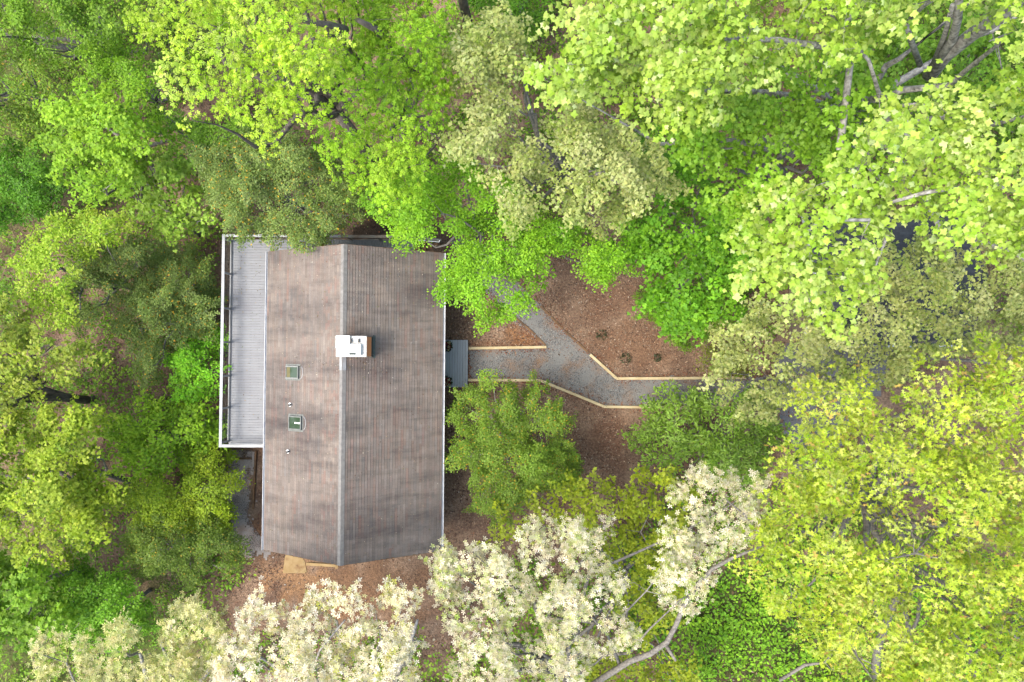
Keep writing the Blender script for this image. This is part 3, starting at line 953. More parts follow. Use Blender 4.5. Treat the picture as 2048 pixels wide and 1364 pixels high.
# posts and rails: left side
posts_py = (480, 547, 617, 684.5, 752, 816, 884)
py_list = []
for py in posts_py:
    yy = hpx(462, py, ZD + .5)[1]
    py_list.append(min(max(yy, DY0 + .05), DY1 - .05))
rx = DX0 - .03
for yy in py_list:
    MB().bbox(rx - .045, rx + .045, yy - .045, yy + .045, ZD - .2, ZD + RH - .002, .004, hl).build('rail_post', M['white_rail'], deck)
MB().bbox(rx - .075, rx + .075, DY0 - .06, DY1 + .085, ZD + RH, ZD + RH + .035, .008, hl).build('top_rail', M['white_rail'], deck)
for k in range(len(py_list) - 1):
    b0, a0 = py_list[k] - .045, py_list[k + 1] + .045
    MB().bbox(rx - .02, rx + .02, a0, b0, ZD + .08, ZD + .13, .004, hl).build('bottom_rail', M['white_rail'], deck)
    for hz in (.30, .48, .66, .84):
        MB().tube([hl((rx, a0, ZD + hz)), hl((rx, b0, ZD + hz))], .003, 4).build('cable', M['lead'], deck)
# bottom end rail
for xx in (-.6,):
    MB().bbox(DX1 - .25, DX1 - .16, DY0 - .045, DY0 + .045, ZD - .2, ZD + RH - .002, .004, hl).build('rail_post', M['white_rail'], deck)
MB().bbox(rx + .0755, DX1 - .02, DY0 - .06, DY0 + .09, ZD + RH, ZD + RH + .035, .008, hl).build('top_rail', M['white_rail'], deck)
MB().bbox(rx + .046, DX1 - .26, DY0 - .02, DY0 + .02, ZD + .08, ZD + .13, .004, hl).build('bottom_rail', M['white_rail'], deck)
# top side rail in lengths, the later ones of bare weathered wood
ry = DY1 + .02
tops = [rx + .0755] + [hpx(px, 474, ZD + RH)[0] for px in (682, 766, 818)]
for k in range(3):
    MB().bbox(tops[k] + .003, tops[k + 1], ry - .075, ry + .065, ZD + RH, ZD + RH + .037, .008, hl).build('top_rail', M['white_rail' if k == 0 else 'weathered_rail'], deck)
tposts = list(np.linspace(rx + 1.7, tops[3] - .1, 6))
for xx in tposts:
    MB().bbox(xx - .045, xx + .045, ry - .045, ry + .045, ZD - .2, ZD + RH - .002, .004, hl).build('rail_post', M['weathered_rail'], deck)
for k in range(len(tposts) - 1):
    MB().bbox(tposts[k] + .046, tposts[k + 1] - .046, ry - .02, ry + .02, ZD + .08, ZD + .13, .004, hl).build('bottom_rail', M['weathered_rail'], deck)
# stairs down to the right
sx0 = tx1 + .01
for k in range(5):
    xa = sx0 + k * .29
    MB().bbox(xa, xa + .135, ty0 + .05, DY1 - .02, ZD - .06 - .19 * (k), ZD - .02 - .19 * (k), .006, hl).build('stair_tread', M['old_wood'], deck)
    MB().bbox(xa + .145, xa + .28, ty0 + .05, DY1 - .02, ZD - .06 - .19 * (k), ZD - .022 - .19 * (k), .006, hl).build('stair_tread', M['old_wood'], deck)
for yy in (ty0 + .02, DY1 - .05):
    MB().hexa([hl(p) for p in ((sx0, yy, ZD - .5), (sx0 + 1.45, yy, ZD - 1.35), (sx0 + 1.45, yy + .04, ZD - 1.35), (sx0, yy + .04, ZD - .5),
                               (sx0, yy, ZD - .07), (sx0 + 1.45, yy, ZD - .99), (sx0 + 1.45, yy + .04, ZD - .99), (sx0, yy + .04, ZD - .07))]).build('stringer', M['old_wood'], deck)
MB().hexa([hl(p) for p in ((tops[3], ry - .06, ZD + RH - .04), (sx0 + 1.4, ry - .06, ZD + .02), (sx0 + 1.4, ry + .06, ZD + .02), (tops[3], ry + .06, ZD + RH - .04),
                           (tops[3], ry - .06, ZD + RH), (sx0 + 1.4, ry - .06, ZD + .06), (sx0 + 1.4, ry + .06, ZD + .06), (tops[3], ry + .06, ZD + RH))]).build('stair_rail', M['weathered_rail'], deck)
MB().bbox(sx0 + 1.26, sx0 + 1.35, ry - .044, ry + .044, ZD - 1.2, ZD + .06, .004, hl).build('rail_post', M['weathered_rail'], deck)
MB().tube([hl((sx0 + .15, ry - .12, ZD + RH - .25)), hl((sx0 + 1.3, ry - .12, ZD + .18)), hl((sx0 + 1.34, ry - .03, ZD + .2))], .02, 6).build('grab_bar', M['metal_white'], deck)

# ------------------------------------------------------------------ entrance landing with two flower pots
ZL = .17
l0 = hpx(936.2, 680, ZL); l1 = hpx(935.2, 774.8, ZL)
LX1 = (l0[0] + l1[0]) / 2; LY1, LY0 = l0[1], l1[1]
LX0 = HWX + .004
land = thing('landing', 'dark grey board landing at the entrance door under the eave', 'landing', hl(((LX0 + LX1) / 2, (LY0 + LY1) / 2, 0)))
nl = round((LX1 - LX0) / .139); bl = (LX1 - LX0) / nl
for k in range(nl):
    MB().bbox(LX0 + k * bl + .004, LX0 + (k + 1) * bl - .004, LY0, LY1, ZL - .03, ZL + random.uniform(-.0015, .0015), .004, hl).build('landing_board', M['entry_board'], land)
for yy in (LY0 + .02, (LY0 + LY1) / 2 - .02, LY1 - .06):
    MB().box(LX0, LX1 - .01, yy, yy + .04, -.05, ZL - .031, hl).build('joist', M['old_wood'], land)


def flower_pot(px, py, label, seed):
    p = W(px, py, ZL + .3); z0 = ZL
    r = np.random.default_rng(seed)
    e = thing('flower_pot', label, 'flower pot', (p[0], p[1], z0), 'flower pots on the landing')
    prof = [(.11, 0), (.15, .24), (.165, .24), (.165, .28), (.145, .28), (.14, .25)]
    m_ = MB()
    for rr, z in prof:
        for k in range(14):
            a = 2 * math.pi * k / 14; m_.v.append((p[0] + rr * math.cos(a), p[1] + rr * math.sin(a), z0 + z))
    for i in range(len(prof) - 1):
        for k in range(14):
            m_.f.append((i * 14 + k, i * 14 + (k + 1) % 14, (i + 1) * 14 + (k + 1) % 14, (i + 1) * 14 + k))
    m_.f.append(tuple(range(len(prof) * 14 - 14, len(prof) * 14)))
    m_.build('pot', M['bolt'], e)
    for nm, n, size, cols, hh_, rad in (('leaves', 170, .10, [((40, 70, 30), 3), ((70, 105, 45), 2), ((70, 30, 40), 1)], .36, .23), ('red_flowers', 40, .075, [((150, 20, 36), 1)], .46, .17), ('cream_flowers', 12, .10, [((245, 235, 190), 1)], .48, .20)):
        a = r.uniform(0, 6.28, n); q_ = np.sqrt(r.random(n)) * rad
        pos = np.stack([p[0] + np.cos(a) * q_, p[1] + np.sin(a) * q_, z0 + hh_ - q_ * .35 + r.normal(0, .03, n)], -1)
        if nm == 'cream_flowers': pos[:, 0] = p[0] + .10 + r.normal(0, .04, n)
        nr = np.concatenate([r.normal(0, .6, (n, 2)), np.ones((n, 1))], 1)
        add(nm, leaf_mesh(nm, T['ovate' if nm == 'leaves' else 'maple'], pos, nr, a, size * r.uniform(.7, 1.3, n), pick_cols(cols, n, r), M['leaf']), e, kind='stuff')
    return e


flower_pot(894.5, 692.5, 'dark pot of red and cream flowers near the upper path timber', 3)
flower_pot(893.5, 763, 'dark pot of mostly dark foliage with few cream flowers near the lower path timber', 4)


# ------------------------------------------------------------------ timbers
def timber(p0, p1, label, mat, w=.14, h=.12, dz=0.0, grp='timbers edging the gravel path', nm='timber'):
    a = G(*p0); b = G(*p1)
    zt = h + dz
    a = G(p0[0], p0[1], zt); b = G(p1[0], p1[1], zt)
    d = b - a; L = math.hypot(d[0], d[1]); dx, dy = d[0] / L, d[1] / L
    def tr(q_):
        return (a[0] + dx * q_[0] - dy * q_[1], a[1] + dy * q_[0] + dx * q_[1], a[2] + (b[2] - a[2]) * q_[0] / L + q_[2])
    o = MB().bbox(.002, L - .002, -w / 2, w / 2, -h - .03, 0, .01, tr).build(nm, mat, None, label=label, cat='timber', group=grp)
    nbolt = max(2, int(L / 1.1))
    for k in range(nbolt):
        c = tr((.12 + (L - .24) * k / (nbolt - 1), random.uniform(-.02, .02), 0))
        MB().tube([(c[0], c[1], c[2] - .005), (c[0], c[1], c[2] + .004)], .018, 6).build('bolt', M['bolt'], o)
    return o


for p0, p1, lb_ in (((937, 696.5), (1093, 694), 'pale pine timber from the landing along the upper path edge'),
                    ((936, 760), (1081, 760.5), 'pale pine timber from the landing along the lower path edge'),
                    ((1081, 761), (1146, 787.5), 'pale pine timber, first of the slanting pair on the lower path edge'),
                    ((1146, 787.5), (1208, 813), 'pale pine timber, second of the slanting pair on the lower path edge'),
                    ((1208, 813.5), (1330, 815), 'pale pine timber on the lower path edge running to the laurel shrub'),
                    ((1330, 815), (1478, 814), 'pale pine timber on the lower path edge half under the laurel shrub'),
                    ((1180.5, 709), (1233, 756.5), 'pale pine timber slanting beside the mulch bed and gravel fork'),
                    ((1233, 757), (1362, 756.5), 'pale pine timber along the mulch bed, joined to the slanting one'),
                    ((1362, 756.5), (1493, 755), 'pale pine timber along the mulch bed ending under the pale tree')):
    timber(p0, p1, lb_, M['pine'])
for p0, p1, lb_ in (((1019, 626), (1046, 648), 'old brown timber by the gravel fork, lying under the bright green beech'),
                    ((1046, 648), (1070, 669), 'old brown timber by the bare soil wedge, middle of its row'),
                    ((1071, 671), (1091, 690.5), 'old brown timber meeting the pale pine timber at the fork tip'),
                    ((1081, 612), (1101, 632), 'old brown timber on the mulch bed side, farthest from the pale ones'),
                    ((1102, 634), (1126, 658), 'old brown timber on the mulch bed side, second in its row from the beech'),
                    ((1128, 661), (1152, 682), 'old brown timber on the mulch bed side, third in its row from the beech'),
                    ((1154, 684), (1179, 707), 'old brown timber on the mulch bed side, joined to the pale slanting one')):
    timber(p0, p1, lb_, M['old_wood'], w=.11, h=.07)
timber((1495, 695), (1495, 752), 'upright grey brown timber closing the end of the mulch bed', M['old_wood'], w=.16, h=.2)
timber((511, 902), (505, 1019), 'long old brown timber between side gravel and house wall', M['old_wood'], w=.10, h=.14, grp='timbers beside the side gravel')
timber((466, 917), (503, 917), 'short dark timber step across the side gravel under the deck end', M['old_wood'], w=.12, h=.06, grp='timbers beside the side gravel')
# slab and boards at the lower gable
a = G(566, 1146); b = G(611, 1146); c = G(604, 1100); d = G(572, 1100)
MB().hexa([tuple(np.array(p) + [0, 0, z]) for z in (-.1, .035) for p in (a, b, c, d)]).build('concrete_step', M['plywood'], None, label='dusty tan concrete step at the lower gable of the house', cat='step')
for p0, p1, lb_ in (((612, 1128), (676, 1132), 'tan plank lying on bare soil against the lower gable'), ((606, 1120), (611, 1145), 'tan plank lying along the dusty step'), ((671, 1128), (674, 1138), 'short tan plank stub under the ridge end')):
    timber(p0, p1, lb_, M['plywood'], w=.16, h=.04, grp='planks at the lower gable', nm='plank')
# garden hose by the left wall
hz = [W(527 - 3.5 * math.sin(t * 3.1), 908 + 36 * t, -1.9 + .05 * math.sin(t * 9)) for t in np.linspace(0, 1, 14)]
hz = [(p[0], p[1], float(hgt(p[0], p[1])) + .03) for p in hz]
MB().tube(hz, .018, 6).build('garden_hose', M['frame_light'], None, label='pale grey garden hose lying beside the house below the gutter', cat='hose')

# ------------------------------------------------------------------ neighbouring garage under the trees
ga = W(1606, 425, 2.6); gb = W(1940, 690, 2.6)
gx0, gx1, gy0, gy1 = ga[0], gb[0], gb[1], ga[1]
gar = thing('garage', 'charcoal shingle roofed garage mostly hidden under the tulip tree', 'garage', ((gx0 + gx1) / 2, (gy0 + gy1) / 2, 0))
gw = .35
for (xa, xb, ya, yb) in ((gx0 + gw, gx1 - gw, gy0 + gw, gy0 + gw + .15), (gx0 + gw, gx1 - gw, gy1 - gw - .15, gy1 - gw), (gx0 + gw, gx0 + gw + .149, gy0 + gw + .151, gy1 - gw - .151), (gx1 - gw - .149, gx1 - gw, gy0 + gw + .151, gy1 - gw - .151)):
    MB().box(xa, xb, ya, yb, -.2, 2.62, lambda p: p).build('wall', M['siding'], gar)
ym = (gy0 + gy1) / 2; gz = 2.6 + (gy1 - ym) * .42
gr = MB()
for s in (-1, 1):
    ye = ym + s * (gy1 - ym)
    gr.hexa([(gx0, ym, gz - .14), (gx1, ym, gz - .14), (gx1, ye, 2.46), (gx0, ye, 2.46), (gx0, ym, gz - .012), (gx1, ym, gz - .012), (gx1, ye, 2.588), (gx0, ye, 2.588)])
groof = gr.build('roof', M['black'], gar)
V_, L_, C_ = [], [], []
gsl = math.hypot(gy1 - ym, gz - 2.6); ngc = int(gsl / .14)
for s in (-1, 1):
    for c in range(ngc):
        f0, f1 = c / ngc, (c + 1) / ngc
        x = gx0 - (c % 2) * .15
        while x < gx1:
            xa, xb = max(gx0, x) + .004, min(gx1, x + .3) - .004
            if xb - xa > .02:
                n = len(V_)
                g0 = lambda fx, xx, h: (xx, ym + s * (gy1 - ym) * fx, gz + (2.6 - gz) * fx + h)
                V_ += [g0(f0, xa, 0), g0(f0, xb, 0), g0(f1, xb, .014), g0(f1, xa, .014), g0(f1, xa, -.008), g0(f1, xb, -.008)]
                k_ = random.uniform(.75, 1.3)
                C_ += [np.array((.036, .039, .045)) * k_] * 6
                L_ += [n, n + 1, n + 2, n + 3, n + 3, n + 2, n + 5, n + 4]
            x += .3
add('shingles', raw_mesh('shingles', np.array(V_), L_, np.arange(len(L_) // 4) * 4, M['dark_shingle'], np.array(C_)), groof, kind='stuff')
for s in (-1, 1):
    ye = ym + s * (gy1 - ym)
    MB().hexa([(gx0 - .06, ym, gz - .16), (gx0 - .003, ym, gz - .16), (gx0 - .003, ye, 2.44), (gx0 - .06, ye, 2.44), (gx0 - .06, ym, gz + .01), (gx0 - .003, ym, gz + .01), (gx0 - .003, ye, 2.61), (gx0 - .06, ye, 2.61)]).build('rake_board', M['gutter'], gar)
for xa, xb in ((gx0 + gw, gx0 + gw + .1), (gx1 - gw - .1, gx1 - gw)):
    m_ = MB(); hw_ = gy1 - gw - ym - .2
    m_.v = [(x, ym + t * hw_, z) for x in (xa, xb) for t, z in ((-1, 2.621), (1, 2.621), (0, gz - .2))]
    m_.f = [(0, 2, 1), (3, 4, 5), (0, 1, 4, 3), (1, 2, 5, 4), (2, 0, 3, 5)]
    m_.build('gable_wall', M['siding'], gar)
MB().box(gx0, gx1, gy0 - .11, gy0 - .003, 2.48, 2.6).build('gutter', M['gutter'], gar)


# ------------------------------------------------------------------ ground litter, stones, undergrowth
def scatter_world(n, lo, hi, r):
    return r.uniform(lo, hi, (n, 2))


house_poly = [hl((sx * HWX, sy * HWY, 0))[:2] for sx, sy in ((-1, -1), (1, -1), (1, 1), (-1, 1))]
r = np.random.default_rng(21)
bed = [(880, 500), (1050, 480), (1150, 470), (1320, 500), (1460, 640), (1560, 700), (1560, 1000), (1300, 1150), (1000, 1180), (900, 1300), (430, 1330), (430, 1050), (520, 1050), (880, 1120)]


def litter(n, poly, cols, size, seed, keep=None):
    r = np.random.default_rng(seed)
    p = sample_poly(poly, n, r); w = G(p[:, 0], p[:, 1])
    k = ~in_poly(w[:, 0], w[:, 1], house_poly)
    if keep is not None: k &= keep(w, r)
    w = w[k]; n = len(w)
    w[:, 2] += r.uniform(.008, .022, n)
    nr = np.concatenate([r.normal(0, .35, (n, 2)), np.ones((n, 1))], 1)
    return w, nr, r.uniform(0, 6.28, n), size * r.uniform(.5, 1.5, n), pick_cols(cols, n, r)


def not_on_paths(w, r):
    on = in_poly(w[:, 0], w[:, 1], path_w) | in_poly(w[:, 0], w[:, 1], side_w)
    return ~on | (r.random(len(w)) < .05)


lc = [((160, 130, 108), 4), ((142, 113, 95), 4), ((184, 154, 130), 3), ((206, 178, 154), 1.4), ((108, 84, 70), 3), ((164, 116, 90), 1.5), ((224, 202, 180), .35)]
SOILPX = [(560, 1120), (860, 1100), (880, 1240), (560, 1270)]
soil_w = [tuple(G(*p)[:2]) for p in SOILPX]
L1 = litter(80000, bed, lc, .08, 31, lambda w, r: not_on_paths(w, r) & (Noise(71, 1.6)(w[:, 0], w[:, 1]) + r.normal(0, .5, len(w)) > -.75) & (~in_poly(w[:, 0], w[:, 1], soil_w) | (r.random(len(w)) < .2)))
wood_poly = [(-150, -150), (2200, -150), (2200, 1500), (-150, 1500)]
L2 = litter(28000, wood_poly, lc, .12, 32, not_on_paths)
LL = [np.concatenate([a, b]) for a, b in zip(L1, L2)]
lo_ = add('leaf_litter', leaf_mesh('leaf_litter', T['flake'], *LL, M['litter']), kind='stuff')
lo_['label'] = 'dry brown leaf litter covering the mulch beds and wood floor'; lo_['category'] = 'leaf litter'


def stones(poly_world, n, seed, cols, name, label, smin=.012, smax=.035):
    r = np.random.default_rng(seed)
    p = sample_poly(poly_world, n, r)
    nz = Noise(seed, 1.3)
    k = nz(p[:, 0], p[:, 1]) + r.normal(0, .6, len(p)) > -.5
    p = p[k]; n = len(p)
    pos = np.stack([p[:, 0], p[:, 1], hgt(p[:, 0], p[:, 1]) + .012], -1)
    tv = np.array([(.6, .1, 0), (.05, .55, 0), (-.6, -.05, 0), (0, -.5, 0), (.05, .05, .5)])
    t_ = tmpl(tv, [(0, 1, 4), (1, 2, 4), (2, 3, 4), (3, 0, 4)], 1)
    nr = np.concatenate([r.normal(0, .25, (n, 2)), np.ones((n, 1))], 1)
    o = add(name, leaf_mesh(name, t_, pos, nr, r.uniform(0, 6.28, n), r.uniform(smin, smax, n) * 1.3, pick_cols(cols, n, r), M['litter']), kind='stuff')
    o['label'] = label; o['category'] = 'gravel'


sc_ = [((150, 150, 152), 3), ((112, 114, 120), 3), ((186, 184, 180), 2), ((84, 86, 92), 2), ((168, 140, 118), 1.2), ((214, 212, 208), .7)]
stones(path_w, 32000, 41, sc_, 'path_gravel', 'loose grey gravel on the forked path')
stones(side_w, 12000, 42, [((196, 186, 180), 3), ((160, 150, 146), 3), ((220, 210, 202), 2), ((124, 116, 112), 2)], 'side_gravel', 'pinkish grey gravel strip below the deck end')
# reddish leaves blown onto the path edges
pe = []
r = np.random.default_rng(77)
PW = np.array(path_w)
for i in range(len(PW)):
    a_, b_ = PW[i], PW[(i + 1) % len(PW)]
    n = int(np.hypot(*(b_ - a_)) * 55)
    t_ = r.random((n, 1)); pe.append(a_ + (b_ - a_) * t_ + r.normal(0, .16, (n, 2)))
pe = np.concatenate(pe); n = len(pe)
po = np.stack([pe[:, 0], pe[:, 1], hgt(pe[:, 0], pe[:, 1]) + r.uniform(.02, .045, n)], -1)
o = add('blown_leaves', leaf_mesh('blown_leaves', T['flake'], po, np.concatenate([r.normal(0, .35, (n, 2)), np.ones((n, 1))], 1), r.uniform(0, 6.28, n), .075 * r.uniform(.6, 1.4, n),
        pick_cols([((160, 92, 64), 3), ((126, 76, 54), 3), ((186, 124, 92), 2)], n, r), M['litter']), kind='stuff')
o['label'] = 'reddish dry leaves blown along the path timbers'; o['category'] = 'leaf litter'
# debris on the roof
n = 620
uu = r.uniform(-RL / 2 + .2, RL / 2 - .2, n); vv = r.uniform(.2, SL - .1, n)
ch_y = hpx(700, 720, 4.8)[1]
uu[:110] = ch_y + r.normal(-.15, .3, 110); vv[:110] = np.abs(r.normal(1.1, .7, 110)) + .15
uu[110:220] = RL / 2 - np.abs(r.normal(0, 1.6, 110)) - .05; ss = np.where(r.random(n) < .6, 1, -1)
po = np.array([rp(int(s), u, v, .022) for s, u, v in zip(ss, uu, vv)])
nr = np.stack([ss * math.sin(PA) + r.normal(0, .15, n), r.normal(0, .15, n), np.full(n, math.cos(PA))], -1)
o = add('roof_debris', leaf_mesh('roof_debris', T['flake'], po, nr, r.uniform(0, 6.28, n), .05 * r.uniform(.5, 1.5, n), pick_cols([((200, 180, 150), 2), ((120, 90, 60), 2), ((226, 220, 204), 1.2), ((150, 150, 80), .8)], n, r), M['litter']), kind='stuff')
o['label'] = 'small fallen leaves and petals scattered on the brown roof'; o['category'] = 'leaf litter'

n = 90
dpx = np.stack([r.uniform(468, 525, n), r.uniform(490, 880, n)], -1); dpx[:35, 1] = r.uniform(485, 590, 35)
po = W(dpx[:, 0], dpx[:, 1], ZD + .012)
o = add('deck_leaves', leaf_mesh('deck_leaves', T['flake'], po, np.concatenate([r.normal(0, .3, (n, 2)), np.ones((n, 1))], 1), r.uniform(0, 6.28, n), .055 * r.uniform(.5, 1.5, n), pick_cols([((200, 170, 110), 2), ((120, 96, 66), 2), ((150, 160, 90), 1)], n, r), M['litter']), kind='stuff')
o['label'] = 'a few small fallen leaves on the grey deck boards'; o['category'] = 'leaf litter'

CLEAR = [(435, 440), (900, 430), (1130, 480), (1290, 500), (1330, 600), (1440, 670), (1560, 690), (2200, 690), (2200, 960), (1560, 900), (1330, 1000), (1290, 1060), (1050, 1120), (900, 1250),
         (460, 1270), (470, 1180), (500, 1120), (455, 1060), (447, 900)]
GARX = [(1560, 400), (2000, 400), (2000, 720), (1560, 720)]


def undergrowth():
    r = np.random.default_rng(99)
    p = np.stack([r.uniform(-150, 2200, 8000), r.uniform(-150, 1500, 8000)], -1)
    rim = np.stack([r.uniform(-650, 2700, 3400), r.uniform(-600, 1960, 3400)], -1)
    rim = rim[(rim[:, 0] < -100) | (rim[:, 0] > 2150) | (rim[:, 1] < -100) | (rim[:, 1] > 1460)]
    p = np.concatenate([p, rim])
    p = p[~in_poly(p[:, 0], p[:, 1], CLEAR) & ~in_poly(p[:, 0], p[:, 1], GARX)]
    w = G(p[:, 0], p[:, 1])
    nz = Noise(55, 4.5)
    br_zone = in_poly(p[:, 0], p[:, 1], [(1330, 1130), (1560, 1100), (2200, 1250), (2200, 1500), (1200, 1500)])
    k = (nz(w[:, 0], w[:, 1]) > -.9) | br_zone
    w, br_zone = w[k], br_zone[k]
    n = len(w); srr = r.uniform(.35, .95, n)
    w[:, 2] += r.uniform(.15, 1.0, n)
    m = 32
    si = np.repeat(np.arange(n), m)
    a = r.uniform(0, 6.28, n * m); q_ = np.sqrt(r.random(n * m))
    pos = w[si] + np.stack([np.cos(a) * q_ * srr[si], np.sin(a) * q_ * srr[si], -.3 * q_ ** 2 * srr[si] + r.normal(0, .07, n * m)], -1)
    pos[:, 2] = np.maximum(pos[:, 2], hgt(pos[:, 0], pos[:, 1]) + .04)
    nr = np.concatenate([r.normal(0, .45, (n * m, 2)), np.ones((n * m, 1))], 1)
    pal = np.array([lalb(*c) for c in ((116, 164, 44), (140, 184, 54), (96, 146, 40), (160, 194, 64), (110, 172, 36))])
    brt = np.array([lalb(*c) for c in ((124, 188, 34), (142, 204, 40), (104, 172, 28), (156, 210, 54), (130, 196, 40))])
    ci = r.integers(0, 5, n)
    col = np.where(br_zone[:, None], brt[ci], pal[ci])[si] * np.clip(r.normal(1, .18, (n * m, 1)), .5, 1.5)
    o = add('undergrowth', leaf_mesh('undergrowth', T['ovate'], pos, nr, a, .165 * r.uniform(.6, 1.4, n * m), col, M['leaf']), kind='stuff')
    o['label'] = 'low green undergrowth covering the wood floor'; o['category'] = 'undergrowth'


undergrowth()

# small seedlings in the mulch bed
for (px, py, lb_) in ((1203, 671, 'small dark seedling in the mulch bed, nearest the old timbers'), (1250, 716, 'small dark seedling in the mulch bed, beside the pale slanting timber'), (1314, 716, 'tiny faint seedling in the mulch bed toward the green maple')):
    w = G(px, py); r = np.random.default_rng(px)
    n = 70; a = r.uniform(0, 6.28, n); q_ = np.sqrt(r.random(n)) * (.24 if px < 1300 else .14)
    pos = w + np.stack([np.cos(a) * q_, np.sin(a) * q_, .05 + r.uniform(0, .16, n)], -1)
    e = thing('seedling', lb_, 'seedling', w, 'seedlings in the mulch bed')
    add('leaves', leaf_mesh('leaves', T['narrow'], pos, np.concatenate([r.normal(0, .6, (n, 2)), np.ones((n, 1))], 1), a, .12 * r.uniform(.6, 1.3, n), pick_cols([((78, 98, 58), 2), ((104, 118, 78), 1), ((90, 80, 50), 1)], n, r), M['leaf']), e, kind='stuff')
    MB().tube([w, w + [0, 0, .16]], [.008, .004], 5).build('stem', M['bark_dark'], e)

#TREES#
# ------------------------------------------------------------------ trees and shrubs
YF = ((214, 176, 60), .06)     # old yellow holly leaves
tree('hickory_tree', 'tall yellow green hickory with large bright leaf clusters', 'tree',
     [([(250, -200), (245, 0), (265, 50), (290, 75), (295, 120), (325, 150), (345, 190), (340, 230), (360, 270), (395, 255), (430, 225), (470, 235), (500, 290), (545, 275), (560, 230), (610, 215), (650, 160), (700, 110), (660, 40), (700, -40), (640, -200)], 16.5)],
     'hickory', .20, [((206, 238, 80), 5), ((188, 228, 60), 4), ((224, 244, 122), 2), ((162, 210, 52), 2.5)], (770, 340), cover=2.6, sr=.42, depth=3.5, dome=2.6, gap=.08, bark='bark_dark', limbs=12, seed=1, bump_a=1.0,
     extra=[[(690, 60, 13, .16), (660, 50, 14, .11), (600, 40, 15, .06)]])
tree('hickory_tree', 'mid green hickory beside the pale maple, with dark crooked limb', 'tree',
     [([(560, 190), (620, 230), (640, 290), (650, 340), (690, 365), (720, 350), (760, 385), (800, 370), (850, 350), (892, 290), (880, 200), (892, 130), (885, 60), (920, -30), (900, -200), (640, -200), (660, 20), (690, 110), (640, 160)], 12.5)],
     'hickory', .215, [((172, 222, 50), 5), ((152, 208, 42), 4), ((194, 232, 76), 2), ((128, 188, 36), 2)], (830, 330), cover=2.5, sr=.48, depth=3.5, dome=2.0, gap=.08, bark='bark_dark', limbs=11, seed=2, bump_a=1.0,
     extra=[[(830, 150, 9, .2), (790, 100, 11, .16), (755, 60, 12.3, .13), (715, 40, 13, .08)], [(935, 40, 6, .22), (925, 0, 8, .2), (920, -60, 10, .16)]])
tree('maple_tree', 'pale cream green maple with tiny young leaves behind the beech', 'tree',
     [([(887, 120), (900, 60), (950, 25), (1020, 25), (1060, 60), (1070, 130), (1085, 200), (1180, 200), (1260, 250), (1330, 280), (1340, 370), (1290, 430), (1220, 465), (1170, 440), (1110, 425), (1060, 450), (1010, 435), (1000, 380), (960, 340), (920, 330), (900, 290), (905, 220)], 12.5)],
     'maple', .11, [((196, 208, 122), 5), ((182, 198, 104), 4), ((212, 216, 148), 2.5), ((150, 180, 74), 2)], (1130, 400), cover=2.3, sr=.42, depth=3, dome=2.0, gap=.2, gapwl=1.3, limbs=12, seed=3, bump_a=.9,
     extra=[[(1178, 400, 4, .14), (1175, 340, 7, .12), (1165, 290, 9.5, .08), (1150, 240, 11, .05)]])
tree('beech_tree', 'vivid green beech spreading over the gravel fork and roof corner', 'tree',
     [([(640, 330), (700, 360), (760, 385), (850, 340), (900, 320), (1000, 350), (1060, 430), (1110, 420), (1200, 470), (1290, 480), (1270, 530), (1190, 560), (1165, 510), (1110, 510), (1095, 560), (1070, 605), (1040, 640), (1005, 628), (970, 648), (930, 620), (897, 600), (887, 560), (892, 510), (905, 460), (872, 450), (868, 495), (812, 488), (770, 440)], 7.5)],
     'ovate', .115, [((144, 212, 24), 5), ((130, 198, 20), 4), ((166, 226, 46), 2.5), ((108, 178, 20), 2)], (965, 455), cover=2.7, sr=.4, depth=2.5, dome=2.2, gap=.1, limbs=12, seed=4, bump_a=.8, bark='bark_grey')
